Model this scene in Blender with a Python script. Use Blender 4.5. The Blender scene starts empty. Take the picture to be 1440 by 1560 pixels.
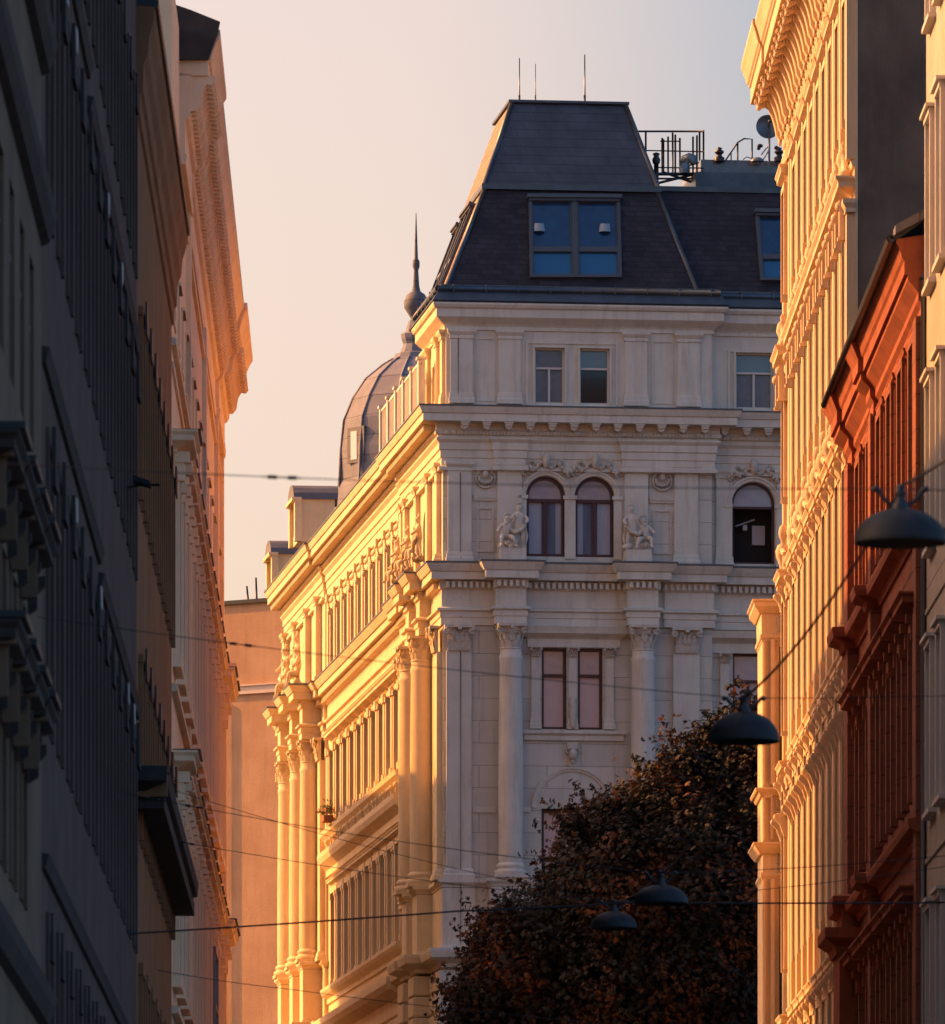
import bpy, math, random
from mathutils import Vector, Matrix
random.seed(7)
S=bpy.context.scene
COL=S.collection
PI=math.pi
# ---------------------------------------------------------------- camera model (photo 1440x1560, long lens, eye 1.6 m)
F=12600.0; HZ=2350.0; EYE=1.6
def P(px,py,Y): return Vector(((px-720)*Y/F,Y,EYE+(HZ-py)*Y/F))
def ground(Y): return 0.021*Y-0.3
cam=bpy.data.cameras.new('camera'); co=bpy.data.objects.new('camera',cam); COL.objects.link(co)
co.location=(0,0,EYE); co.rotation_euler=(PI/2,0,0)
cam.sensor_fit='HORIZONTAL'; cam.sensor_width=36; cam.lens=F/1440*36
cam.shift_y=(HZ-780)/1440; cam.clip_start=1; cam.clip_end=5000
cam.dof.use_dof=True; cam.dof.focus_distance=225; cam.dof.aperture_fstop=7.5
S.camera=co
# ---------------------------------------------------------------- frames
class Frame:
    def __init__(s,kx,ky,ang): s.kx,s.ky,s.a=kx,ky,ang; s.c,s.s=math.cos(ang),math.sin(ang)
    def w(s,x,y): return (s.kx+x*s.c-y*s.s, s.ky+x*s.s+y*s.c)
    def ux(s,px,y=0):      # local x of picture column px on the plane local y
        k=(px-720)/F
        return (k*(s.ky+y*s.c)-s.kx+y*s.s)/(s.c-k*s.s)
    def uy(s,px,x=0):
        k=(px-720)/F
        return (s.kx+x*s.c-k*(s.ky+x*s.s))/(k*s.c+s.s)
    def z(s,py,x,y=0): return EYE+(HZ-py)*s.w(x,y)[1]/F
# ---------------------------------------------------------------- mesh builder
class MB:
    def __init__(s,xf=None): s.v=[];s.f=[];s.sm=[];s.xf=xf
    def add(s,vs,fs,smooth=False):
        b=len(s.v)
        if s.xf: vs=[s.xf(*v) for v in vs]
        s.v+= [tuple(v) for v in vs]
        for f in fs: s.f.append([i+b for i in f]); s.sm.append(smooth)
        return s
    def quad(s,a,b,c,d): return s.add([a,b,c,d],[(0,1,2,3)])
    def box(s,x0,x1,y0,y1,z0,z1):
        v=[(x,y,z) for z in (z0,z1) for y in (y0,y1) for x in (x0,x1)]
        return s.add(v,[(0,2,3,1),(4,5,7,6),(0,1,5,4),(2,6,7,3),(0,4,6,2),(1,3,7,5)])
    def hexa(s,lo,hi):   # two quads (same winding)
        return s.add(list(lo)+list(hi),[(0,3,2,1),(4,5,6,7),(0,1,5,4),(1,2,6,5),(2,3,7,6),(3,0,4,7)])
    def sweep(s,path,prof,caps=True):
        n=len(path);m=len(prof);V=[]
        for i,(x,y) in enumerate(path):
            ns=[]
            if i>0: dx,dy=x-path[i-1][0],y-path[i-1][1];l=math.hypot(dx,dy);ns.append((dy/l,-dx/l))
            if i<n-1: dx,dy=path[i+1][0]-x,path[i+1][1]-y;l=math.hypot(dx,dy);ns.append((dy/l,-dx/l))
            if len(ns)==1: mx,my=ns[0]
            else:
                q=1+ns[0][0]*ns[1][0]+ns[0][1]*ns[1][1]; mx,my=(ns[0][0]+ns[1][0])/q,(ns[0][1]+ns[1][1])/q
            for d,z in prof: V.append((x+mx*d,y+my*d,z))
        fs=[(i*m+j,(i+1)*m+j,(i+1)*m+j+1,i*m+j+1) for i in range(n-1) for j in range(m-1)]
        if caps: fs+= [tuple(range(m)),tuple((n-1)*m+j for j in reversed(range(m)))]
        return s.add(V,fs)
    def lathe(s,cx,cy,prof,seg=16,a0=0,a1=2*PI,smooth=True,sy=1.0):
        V=[];full=abs(a1-a0-2*PI)<1e-6;k=seg if full else seg+1;m=len(prof)
        for i in range(k):
            a=a0+(a1-a0)*i/seg
            for r,z in prof: V.append((cx+r*math.cos(a),cy+sy*r*math.sin(a),z))
        fs=[]
        for i in range(seg):
            j=(i+1)%k
            for q in range(m-1): fs.append((i*m+q,j*m+q,j*m+q+1,i*m+q+1))
        return s.add(V,fs,smooth)
    def tube(s,pts,r,seg=6,smooth=True,r1=None):
        pts=[Vector(p) for p in pts];n=len(pts);V=[]
        for i,p in enumerate(pts):
            t=(pts[min(i+1,n-1)]-pts[max(i-1,0)]).normalized()
            up=Vector((0,0,1)) if abs(t.z)<.9 else Vector((0,1,0))
            a=t.cross(up).normalized();b=t.cross(a).normalized()
            rr=r if r1 is None else r+(r1-r)*i/(n-1)
            for k in range(seg): V.append(p+a*rr*math.cos(2*PI*k/seg)+b*rr*math.sin(2*PI*k/seg))
        fs=[(i*seg+k,i*seg+(k+1)%seg,(i+1)*seg+(k+1)%seg,(i+1)*seg+k) for i in range(n-1) for k in range(seg)]
        fs+=[tuple(range(seg)),tuple((n-1)*seg+k for k in reversed(range(seg)))]
        return s.add(V,fs,smooth)
    def ell(s,c,r,seg=10,ring=6,rot=0):
        V=[];cr,sr=math.cos(rot),math.sin(rot)
        for i in range(ring+1):
            t=PI*i/ring
            for k in range(seg):
                a=2*PI*k/seg; x,y,z=r[0]*math.sin(t)*math.cos(a),r[1]*math.sin(t)*math.sin(a),r[2]*math.cos(t)
                x,z=x*cr-z*sr,x*sr+z*cr
                V.append((c[0]+x,c[1]+y,c[2]+z))
        fs=[(i*seg+k,(i+1)*seg+k,(i+1)*seg+(k+1)%seg,i*seg+(k+1)%seg) for i in range(ring) for k in range(seg)]
        return s.add(V,fs,True)
    def ext(s,poly,y0,y1):   # polygon in (x,z) extruded along y
        n=len(poly);V=[(x,y0,z) for x,z in poly]+[(x,y1,z) for x,z in poly]
        return s.add(V,[tuple(range(n)),tuple(reversed(range(n,2*n)))]+[(i,(i+1)%n,n+(i+1)%n,n+i) for i in range(n)])
    def extx(s,poly,x0,x1):  # polygon in (y,z) extruded along x
        n=len(poly);V=[(x0,y,z) for y,z in poly]+[(x1,y,z) for y,z in poly]
        return s.add(V,[tuple(range(n)),tuple(reversed(range(n,2*n)))]+[(i,(i+1)%n,n+(i+1)%n,n+i) for i in range(n)])
    def ring(s,c,R,r,a0=0,a1=2*PI,seg=14,ts=5,axis='y',end=None):
        pts=[]
        for i in range(seg+1):
            a=a0+(a1-a0)*i/seg; RR=R if end is None else R+(end-R)*i/seg
            if axis=='y': pts.append((c[0]+RR*math.cos(a),c[1],c[2]+RR*math.sin(a)))
            else: pts.append((c[0],c[1]+RR*math.cos(a),c[2]+RR*math.sin(a)))
        return s.tube(pts,r,ts)
    def wall(s,x0,x1,z0,z1,ops,dep=.25,y=0,back=True):
        xs={x0,x1};zs={z0,z1}
        for (cx,w,zb,zt,ar) in ops: xs|={cx-w/2,cx+w/2};zs|={zb,zt}
        xs=sorted(q for q in xs if x0<=q<=x1);zs=sorted(q for q in zs if z0<=q<=z1)
        for i in range(len(xs)-1):
            mx=(xs[i]+xs[i+1])/2;run=None
            for j in range(len(zs)-1):
                mz=(zs[j]+zs[j+1])/2
                hole=any(abs(mx-o[0])<o[1]/2 and o[2]<mz<o[3] for o in ops)
                if not hole: run=[zs[j],zs[j+1]] if run is None else [run[0],zs[j+1]]
                if (hole or j==len(zs)-2) and run:
                    s.quad((xs[i],y,run[0]),(xs[i+1],y,run[0]),(xs[i+1],y,run[1]),(xs[i],y,run[1])); run=None
        for (cx,w,zb,zt,ar) in ops:
            a,b=cx-w/2,cx+w/2;Y=y+dep
            zs_=zt-w/2 if ar else zt
            s.quad((a,y,zb),(a,Y,zb),(a,Y,zs_),(a,y,zs_));s.quad((b,Y,zb),(b,y,zb),(b,y,zs_),(b,Y,zs_))
            s.quad((a,Y,zb),(a,y,zb),(b,y,zb),(b,Y,zb))
            if not ar: s.quad((a,y,zt),(a,Y,zt),(b,Y,zt),(b,y,zt))
            else:
                N=14;arc=[(cx+w/2*math.cos(PI*k/N),zs_+w/2*math.sin(PI*k/N)) for k in range(N+1)]
                for k in range(N):
                    p,q=arc[k],arc[k+1]
                    s.quad((p[0],y,p[1]),(q[0],y,q[1]),(q[0],Y,q[1]),(p[0],Y,p[1]))
                    s.quad((p[0],y,p[1]),(p[0],y,zt),(q[0],y,zt),(q[0],y,q[1]))
        return s
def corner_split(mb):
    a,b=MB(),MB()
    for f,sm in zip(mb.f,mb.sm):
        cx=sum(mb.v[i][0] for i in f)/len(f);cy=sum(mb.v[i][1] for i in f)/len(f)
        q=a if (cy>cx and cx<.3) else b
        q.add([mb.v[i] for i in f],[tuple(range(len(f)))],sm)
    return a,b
def mesh_of(mb,name,off=(0,0,0)):
    me=bpy.data.meshes.new(name)
    me.from_pydata([(v[0]-off[0],v[1]-off[1],v[2]-off[2]) for v in mb.v],[],mb.f)
    if any(mb.sm): me.polygons.foreach_set('use_smooth',mb.sm)
    me.validate(); me.update(); return me
def tag(o,label=None,cat=None,group=None,kind=None):
    if label:o['label']=label
    if cat:o['category']=cat
    if group:o['group']=group
    if kind:o['kind']=kind
    return o
class Thing:
    """one thing: an Empty at its base; geometry is written in the frame's coordinates"""
    def __init__(s,name,fr,off,label,cat,group=None):
        s.fr,s.off=fr,off; s.o=bpy.data.objects.new(name,None); COL.objects.link(s.o)
        x,y=fr.w(off[0],off[1]); s.o.location=(x,y,off[2]); s.o.rotation_euler=(0,0,fr.a); s.o.empty_display_size=.5
        tag(s.o,label,cat,group)
    def split(s,name,mb,mat,parent=None,label=None):
        # one object per separate piece (pieces whose boxes touch stay together)
        n=len(mb.v);pa=list(range(n))
        def fd(a):
            while pa[a]!=a: pa[a]=pa[pa[a]];a=pa[a]
            return a
        for f in mb.f:
            for q in f[1:]: pa[fd(q)]=fd(f[0])
        bb={}
        for i,v in enumerate(mb.v):
            r=fd(i);b=bb.setdefault(r,[*v,*v])
            for k in range(3): b[k]=min(b[k],v[k]);b[3+k]=max(b[3+k],v[k])
        ks=list(bb);gp={k:k for k in ks}
        def fg(a):
            while gp[a]!=a:a=gp[a]
            return a
        for i,a in enumerate(ks):
            for b in ks[:i]:
                A,B=bb[a],bb[b]
                if all(A[k]-.012<=B[3+k] and B[k]-.012<=A[3+k] for k in range(3)): gp[fg(a)]=fg(b)
        out={}
        for f,sm in zip(mb.f,mb.sm): out.setdefault(fg(fd(f[0])),[]).append((f,sm))
        for g,fl in out.items():
            q=MB();mp={}
            for f,sm in fl:
                q.f.append([mp.setdefault(i,len(mp)) for i in f]);q.sm.append(sm)
            q.v=[mb.v[i] for i in mp];s.part(name,q,mat,parent,label)
    def part(s,name,mb,mat,parent=None,label=None):
        me=mesh_of(mb,name,s.off); me.materials.append(mat)
        o=bpy.data.objects.new(name,me); COL.objects.link(o); o.parent=parent or s.o
        if label:o['label']=label
        return o
    def place(s,name,me,x,y,z,rz=0,parent=None,sc=None,label=None):
        o=bpy.data.objects.new(name,me); COL.objects.link(o); o.parent=parent or s.o
        if parent: o.location=(x,y,z)
        else: o.location=(x-s.off[0],y-s.off[1],z-s.off[2])
        o.rotation_euler=(0,0,rz)
        if sc:o.scale=sc
        if label:o['label']=label
        return o
def proto(mb,name,mat):
    me=mesh_of(mb,name); me.materials.append(mat); return me
WORLD=Frame(0,0,0)
def single(name,mb,mat,label,cat,group=None,kind=None):
    n=len(mb.v); c=(sum(v[0] for v in mb.v)/n,sum(v[1] for v in mb.v)/n,min(v[2] for v in mb.v))
    me=mesh_of(mb,name,c); me.materials.append(mat)
    o=bpy.data.objects.new(name,me); COL.objects.link(o); o.location=c
    return tag(o,label,cat,group,kind)
# ---------------------------------------------------------------- materials
def mat(name,col,rough=.8,spec=.3,metal=0,col2=None,nscale=3,mix=1.0,streak=0,bump=0,bscale=40,joint=None,jdark=.55,coat=0,translucent=0,streakcol=None,speck=0):
    m=bpy.data.materials.new(name); m.use_nodes=True; N=m.node_tree.nodes;L=m.node_tree.links
    b=N['Principled BSDF']; b.inputs['Roughness'].default_value=rough; b.inputs['Metallic'].default_value=metal
    b.inputs['Specular IOR Level'].default_value=spec; b.inputs['Coat Weight'].default_value=coat
    tc=N.new('ShaderNodeTexCoord'); src=tc.outputs['Object']
    def rgb(c): return (c[0],c[1],c[2],1)
    def mixc(f,a,bb,mode='MIX'):
        x=N.new('ShaderNodeMix');x.data_type='RGBA';x.blend_type=mode
        if isinstance(f,float): x.inputs[0].default_value=f
        else: L.new(f,x.inputs[0])
        for i,v in ((6,a),(7,bb)):
            if isinstance(v,tuple): x.inputs[i].default_value=rgb(v)
            else: L.new(v,x.inputs[i])
        return x.outputs[2]
    def noise(scale,det=5,vec=None,rg=.6):
        n=N.new('ShaderNodeTexNoise'); n.inputs['Scale'].default_value=scale;n.inputs['Detail'].default_value=det;n.inputs['Roughness'].default_value=rg
        L.new(vec or src,n.inputs['Vector']); return n.outputs['Fac']
    def ramp(f,a,bb):
        r=N.new('ShaderNodeMapRange');r.inputs[1].default_value=a;r.inputs[2].default_value=bb;L.new(f,r.inputs[0]);return r.outputs[0]
    c=rgb(col)[:3]
    out=c
    if col2: out=mixc(ramp(noise(nscale),.38,.62),c,tuple(col2))
    if streak:
        mp=N.new('ShaderNodeMapping');mp.inputs['Scale'].default_value=(1.6,1.6,.16);L.new(src,mp.inputs[0])
        f=ramp(noise(2.2,6,mp.outputs[0],.7),.5,.78)
        mm=N.new('ShaderNodeMath');mm.operation='MULTIPLY';mm.inputs[1].default_value=streak;L.new(f,mm.inputs[0])
        sc=streakcol or tuple(q*.45 for q in c)
        out=mixc(mm.outputs[0],out,sc)
    hsrc=None
    if joint:
        sp=N.new('ShaderNodeSeparateXYZ');L.new(src,sp.inputs[0])
        ad=N.new('ShaderNodeMath');ad.operation='ADD';L.new(sp.outputs[0],ad.inputs[0]);L.new(sp.outputs[1],ad.inputs[1])
        cb=N.new('ShaderNodeCombineXYZ');L.new(ad.outputs[0],cb.inputs[0]);L.new(sp.outputs[2],cb.inputs[1])
        br=N.new('ShaderNodeTexBrick');L.new(cb.outputs[0],br.inputs['Vector']);br.inputs['Scale'].default_value=1
        br.inputs['Brick Width'].default_value=joint[0];br.inputs['Row Height'].default_value=joint[1];br.inputs['Mortar Size'].default_value=joint[2]
        br.inputs['Mortar Smooth'].default_value=.3;br.inputs['Color1'].default_value=(1,1,1,1);br.inputs['Color2'].default_value=(joint[3],)*3+(1,);br.inputs['Mortar'].default_value=(jdark,)*3+(1,)
        out=mixc(1.0,out,br.outputs['Color'],'MULTIPLY'); hsrc=br.outputs['Fac']
    if speck:
        out=mixc(ramp(noise(60,2),.62,.75),out,tuple(q*(1-speck) for q in c))
    if isinstance(out,tuple): b.inputs['Base Color'].default_value=rgb(out)
    else: L.new(out,b.inputs['Base Color'])
    if bump or hsrc:
        bp=N.new('ShaderNodeBump');bp.inputs['Strength'].default_value=.6;bp.inputs['Distance'].default_value=max(bump,.01)
        h=noise(bscale,4)
        if hsrc:
            x=N.new('ShaderNodeMath');x.operation='SUBTRACT';L.new(h,x.inputs[0])
            y=N.new('ShaderNodeMath');y.operation='MULTIPLY';y.inputs[1].default_value=3;L.new(hsrc,y.inputs[0]);L.new(y.outputs[0],x.inputs[1]);h=x.outputs[0]
        L.new(h,bp.inputs['Height']);L.new(bp.outputs[0],b.inputs['Normal'])
    if translucent:
        t=N.new('ShaderNodeBsdfTranslucent');ms=N.new('ShaderNodeMixShader');ms.inputs[0].default_value=translucent
        if isinstance(out,tuple): t.inputs[0].default_value=rgb(out)
        else: L.new(out,t.inputs[0])
        L.new(b.outputs[0],ms.inputs[1]);L.new(t.outputs[0],ms.inputs[2]);L.new(ms.outputs[0],N['Material Output'].inputs[0])
    return m
CREAM=(.64,.595,.515); CREAM2=(.56,.52,.45)
M=dict(
 stone=mat('cream_stucco',CREAM,.85,.2,col2=CREAM2,nscale=.9,streak=.75,streakcol=(.36,.31,.25),speck=.08,bump=.012,bscale=25),
 block=mat('cream_block_stucco',(.61,.57,.50),.85,.2,col2=(.53,.495,.435),nscale=.7,streak=.7,streakcol=(.36,.32,.26),bump=.012,bscale=25,joint=(1.9,.62,.012,.93),jdark=.62,speck=.08),
 ochre=mat('sun_gilded_cream_stucco',(.70,.55,.33),.85,.2,col2=(.62,.48,.28),nscale=.9,streak=.4,bump=.012,bscale=25),  # sunlit copy of the cream stucco, the sun's gold put into its colour
 sand=mat('sandstone',(.58,.52,.45),.85,.2,col2=(.49,.44,.37),nscale=6,bump=.02,bscale=30,speck=.2),
 cream=mat('yellow_cream_stucco',(.61,.45,.28),.8,.2,col2=(.53,.385,.23),nscale=.8,streak=.5,bump=.01,bscale=20),
 fire=mat('rough_firewall_render',(.16,.12,.095),.95,.1,col2=(.10,.078,.064),nscale=.5,streak=.6,bump=.02,bscale=8),
 red=mat('red_orange_stucco',(.32,.095,.042),.85,.15,col2=(.23,.068,.032),nscale=1.6,streak=.6,bump=.012,bscale=20),
 redblock=mat('red_block_stucco',(.27,.090,.050),.85,.15,col2=(.20,.066,.038),nscale=.9,streak=.3,bump=.012,bscale=20,joint=(2.4,.55,.03,.95),jdark=.35),
 redquoin=mat('red_quoin_stucco',(.27,.094,.052),.85,.15,col2=(.20,.07,.04),nscale=.9,joint=(9,.6,.014,.95),jdark=.6,bump=.01),
 pale=mat('pale_beige_stucco',(.40,.34,.27),.85,.2,col2=(.34,.285,.22),nscale=.7,streak=.4,bump=.012,bscale=20,joint=(30,3.2,.02,1),jdark=.55),
 palef=mat('pale_window_frame_paint',(.5,.47,.42),.6,.3),
 rose=mat('rose_ochre_stucco',(.88,.66,.44),.85,.2,col2=(.80,.59,.38),nscale=.8,streak=.3,bump=.01,bscale=20),
 brown=mat('brown_ochre_stucco',(.31,.135,.06),.85,.2,col2=(.24,.105,.047),nscale=.6,streak=.35,bump=.012,bscale=20),
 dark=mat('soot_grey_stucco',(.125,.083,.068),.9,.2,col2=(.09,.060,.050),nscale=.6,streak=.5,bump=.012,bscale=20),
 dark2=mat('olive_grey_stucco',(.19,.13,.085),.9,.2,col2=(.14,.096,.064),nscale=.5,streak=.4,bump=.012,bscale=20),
 darktrim=mat('near_black_trim',(.04,.036,.035),.8,.2,col2=(.06,.05,.045),nscale=3),
 salmon=mat('salmon_render',(.50,.31,.19),.9,.15,col2=(.42,.25,.15),nscale=.5,streak=.4,bump=.02,bscale=10),
 salband=mat('pale_band_paint',(.62,.5,.42),.8,.2),
 slate=mat('dark_slate_shingles',(.038,.033,.045),.6,.3,col2=(.024,.021,.031),nscale=1.3,joint=(.30,.15,.008,.55),streak=.4,jdark=.4,bump=.01),
 plate=mat('fibre_cement_plates',(.066,.076,.10),.5,.4,col2=(.045,.052,.072),nscale=1.2,streak=.4,joint=(.62,.26,.008,.88),jdark=.5,bump=.01),
 platewarm=mat('sunlit_orange_cladding',(.33,.22,.15),.7,.3,col2=(.24,.16,.11),nscale=4,joint=(.8,.26,.02,.75),jdark=.35,bump=.02),  # orange sun glow of the left roof slopes put into the colour
 domem=mat('dome_sheet_metal',(.22,.225,.27),.75,.2,col2=(.17,.175,.21),nscale=1.5,joint=(40,.62,.014,.85),jdark=.55,streak=.3,bump=.01),
 zinc=mat('weathered_zinc',(.085,.10,.12),.42,.5,metal=.5,col2=(.06,.075,.09),nscale=2,streak=.3),
 lead=mat('grey_sheet_metal',(.14,.14,.155),.7,.3,col2=(.105,.105,.12),nscale=1.5,joint=(40,.62,.014,.85),jdark=.5,bump=.01),
 steel=mat('galvanised_steel',(.20,.21,.22),.45,.5,metal=.6),
 black=mat('black_painted_metal',(.012,.014,.018),.45,.5),
 lampm=mat('dark_lamp_enamel',(.010,.012,.016),.6,.25,col2=(.015,.02,.026),nscale=9),
 bulb=mat('frosted_glass',(.06,.06,.06),.3,.5),
 wire=mat('cable_rubber',(.02,.02,.022),.6,.3),
 frame=mat('oxblood_window_frame',(.055,.018,.018),.45,.4),
 white=mat('white_window_paint',(.55,.52,.48),.5,.4),
 greyf=mat('grey_window_frame',(.06,.07,.085),.45,.4),
 sash=mat('dark_sash',(.05,.042,.036),.5,.4),
 gdark=mat('dark_glass',(.010,.011,.014),.08,.5,coat=.3),
 ggrey=mat('grey_curtained_glass',(.14,.135,.15),.15,.6,col2=(.11,.105,.12),nscale=5),
 gpink=mat('blind_behind_glass',(.50,.38,.38),.3,.6,col2=(.45,.34,.35),nscale=2),
 gsky=mat('sky_painted_glass',(.30,.31,.36),.1,.8,col2=(.24,.25,.32),nscale=2.2),  # sky brightness painted into the pane's base colour
 gteal=mat('teal_glass',(.12,.17,.19),.1,.8),
 gblue=mat('blue_roof_glass',(.012,.045,.11),.06,.9,col2=(.008,.028,.07),nscale=2.5),
 gblue2=mat('light_blue_roof_glass',(.012,.09,.20),.08,.9),
 voile=mat('pale_voile_curtain',(.36,.38,.45),.9,.1,streak=.5),
 curtain=mat('blue_grey_curtain',(.14,.155,.21),.8,.2,streak=.8),
 interior=mat('dim_interior',(.035,.03,.03),.9,.1),
 hoodm=mat('kitchen_steel',(.40,.38,.40),.4,.5),
 shade=mat('white_lampshade',(.26,.34,.42),.7,.2),
 bark=mat('dark_bark',(.03,.022,.016),.9,.1,bump=.02,bscale=12),
 soil=mat('asphalt',(.05,.05,.05),.9,.2,col2=(.04,.04,.042),nscale=2,bump=.01),
 pave=mat('granite_paving',(.22,.21,.2),.85,.2,joint=(.6,.4,.01,.9),jdark=.5),
)
# ================================================================ shared prototypes (local: x along facade, y into wall, -y outward)
ZC=lambda py: EYE+(HZ-py)*229.0/F       # height of picture row at the palace corner
def prof(l): return [(d,ZC(y)) for d,y in l]
def hood_mb(w,p,h,e=0.0,sh=1.0):
    mb=MB();mb.sweep([(-w/2,.05),(-w/2,0),(w/2,0),(w/2,.05)],[(e,0),(e+.05,0),(e+.05,h*.2),(e+p*.45,h*.35),(e+p*.85,h*.5),(e+p*.85,h*.75),(e+p,h*.9),(e+p,h),(e,h*1.08)]);return mb
def capital_mb(r,h,flat=False):
    """leafy capital: bell, two rings of leaves, corner scrolls and abacus; z from 0"""
    mb=MB();R=r
    if flat: mb.box(-r*.95,r*.95,-.06,.05,0,h*.9)
    else: mb.lathe(0,0,[(r*.98,0),(r*1.04,.02),(r*1.04,.05),(r*.9,.07),(r*.92,h*.5),(r*1.15,h*.86),(r*1.2,h*.9)],14)
    mb.box(-r*1.28,r*1.28,-r*1.28 if not flat else -.2,r*1.28 if not flat else .05,h*.89,h)
    mb.box(-r*.16,r*.16,(-r*1.36 if not flat else -.26),0,h*.8,h*1.0)
    def leaf(x,y,nx,ny,w,z0,z1,out):
        tx,ty=-ny,nx
        for t in (0,1,2):
            pass
        pts=[]
        for q,(o,ww) in enumerate(((0,.8),(.25,1),(.5,.9),(1,.6),(.8,.25))):
            zz=z0+(z1-z0)*(0,.4,.75,1,.9)[q]
            pts.append([(x+nx*out*o-tx*w*ww/2,y+ny*out*o-ty*w*ww/2,zz),(x+nx*(out*o+.02),y+ny*(out*o+.02),zz+.01),(x+nx*out*o+tx*w*ww/2,y+ny*out*o+ty*w*ww/2,zz)])
        V=[p for row in pts for p in row]
        mb.add(V,[(i*3+k,i*3+k+1,i*3+k+4,i*3+k+3) for i in range(4) for k in (0,1)],False)
    if flat:
        for i in range(5): leaf(-r*.8+i*r*.4,-.06,0,-1,r*.42,0,h*.42,.09)
        for i in range(4): leaf(-r*.6+i*r*.4,-.06,0,-1,r*.42,h*.1,h*.68,.12)
        cs=[(-r*1.05,-.14),(r*1.05,-.14)]
    else:
        for i in range(10): a=2*PI*i/10;leaf(math.cos(a)*r*.9,math.sin(a)*r*.9,math.cos(a),math.sin(a),r*.5,0,h*.42,r*.3)
        for i in range(10): a=2*PI*(i+.5)/10;leaf(math.cos(a)*r*.9,math.sin(a)*r*.9,math.cos(a),math.sin(a),r*.5,h*.1,h*.66,r*.36)
        cs=[(sx*r*1.05,sy*r*1.05) for sx in(-1,1) for sy in(-1,1)]
    for x,y in cs:
        s=1 if x>0 else -1
        for yy in ((y-.05,) if flat else (y,)):
            mb.ring((x,yy,h*.74),r*.30,r*.10,PI/2,PI/2-s*4*PI*.9,16,5,'y',end=r*.05)
    for s in (-1,1):
        yy=-.12 if flat else -r*1.0
        mb.ring((s*r*.45,yy,h*.72),r*.24,r*.08,PI/2,PI/2+s*3*PI,12,4,'y',end=r*.04)
        mb.tube([(s*r*.45,yy,h*.52),(s*r*.3,yy-.02,h*.4),(0,yy-.03,h*.32)],r*.05,4)
    if not flat:
        for s in (-1,1): mb.ring((s*r*1.0,0,h*.74),r*.2,r*.07,0,4*PI*.9,14,4,'x',end=r*.04)
    return mb
def skinfig(verts,edges,name,sub=1):
    me=bpy.data.meshes.new(name+'_sk'); me.from_pydata([v[:3] for v in verts],edges,[])
    o=bpy.data.objects.new(name+'_sk',me);COL.objects.link(o)
    md=o.modifiers.new('s','SKIN'); sv=me.skin_vertices[0].data if me.skin_vertices else None
    if sv is None:
        bm=__import__('bmesh').new();bm.from_mesh(me);bm.verts.layers.skin.verify();bm.to_mesh(me);bm.free();sv=me.skin_vertices[0].data
    for i,v in enumerate(verts): sv[i].radius=(v[3],v[3])
    sv[0].use_root=True
    if sub: m2=o.modifiers.new('b','SUBSURF');m2.levels=sub;m2.render_levels=sub
    dg=bpy.context.evaluated_depsgraph_get();out=bpy.data.meshes.new_from_object(o.evaluated_get(dg));bpy.data.objects.remove(o)
    vs=[tuple(v.co) for v in out.vertices];fs=[tuple(p.vertices) for p in out.polygons];bpy.data.meshes.remove(out)
    return vs,fs
def putto(pose):
    """child figure about 1.25 m, pelvis first"""
    if pose=='stand':
        v=[(0,0,.56,.105),(0,-.03,.74,.115),(0,-.02,.90,.115),(0,-.02,1.0,.05),(.02,-.05,1.12,.105),(.02,-.06,1.2,.09),
           (.13,-.03,.92,.06),(.24,-.1,.80,.05),(.20,-.22,.70,.04),(.16,-.27,.70,.04),(-.13,-.03,.92,.06),(-.26,-.06,.80,.05),(-.36,-.10,.70,.04),(-.40,-.12,.66,.04),
           (.08,-.02,.48,.09),(.11,-.08,.27,.07),(.10,-.02,.06,.05),(.11,-.12,.02,.04),(-.08,-.02,.48,.09),(-.14,-.06,.27,.07),(-.16,.0,.06,.05),(-.2,-.09,.02,.04)]
    else:
        v=[(0,0,.36,.12),(0,-.05,.52,.12),(0,-.07,.66,.11),(0,-.07,.75,.05),(-.03,-.11,.86,.1),(-.03,-.12,.93,.085),
           (.12,-.06,.68,.055),(.22,-.12,.56,.05),(.26,-.22,.48,.04),(.27,-.26,.46,.04),(-.12,-.06,.68,.055),(-.22,-.12,.80,.045),(-.22,-.16,.95,.04),(-.2,-.17,.99,.04),
           (.1,-.1,.33,.09),(.16,-.34,.32,.07),(.17,-.36,.08,.05),(.18,-.44,.03,.04),(-.1,-.1,.33,.09),(-.2,-.32,.26,.07),(-.26,-.28,.06,.05),(-.3,-.36,.02,.04)]
    e=[(0,1),(1,2),(2,3),(3,4),(4,5),(2,6),(6,7),(7,8),(8,9),(2,10),(10,11),(11,12),(12,13),(0,14),(14,15),(15,16),(16,17),(0,18),(18,19),(19,20),(20,21)]
    return skinfig(v,e,'putto')
FIG={k:putto(k) for k in ('stand','sit')}
def statue_mb(flip=1):
    mb=MB()
    def put(k,dx,dy,s=1,f=1):
        vs,fs=FIG[k];mb.add([(f*x*s+dx,y*s+dy,z*s) for x,y,z in vs],fs,True)
    put('stand',.16*flip,-.12,1.0,flip);put('sit',-.2*flip,-.1,.95,-flip)
    # drapery, rock and curls
    mb.tube([(.3*flip,-.2,.62),(.22*flip,-.28,.5),(.02,-.26,.42),(-.1*flip,-.2,.52)],.07,6)
    mb.tube([(.3*flip,-.15,.6),(.38*flip,-.12,.35),(.34*flip,-.1,.1)],.06,6,r1=.03)
    for k in range(7):
        a=random.uniform(-.35,.35);mb.ell((a,random.uniform(-.25,0),random.uniform(.04,.2)),(.12,.1,.1),8,5)
    for (cx,cz) in ((.18*flip,1.2),(-.17*flip,.9)):
        for k in range(7): a=2*PI*k/7;mb.ell((cx+.075*math.cos(a),-.13,cz+.06*math.sin(a)),(.035,.04,.035),6,4)
    return mb
P_statue=[proto(statue_mb(1),'statue',M['sand']),proto(statue_mb(-1),'statue',M['sand'])]
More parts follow.
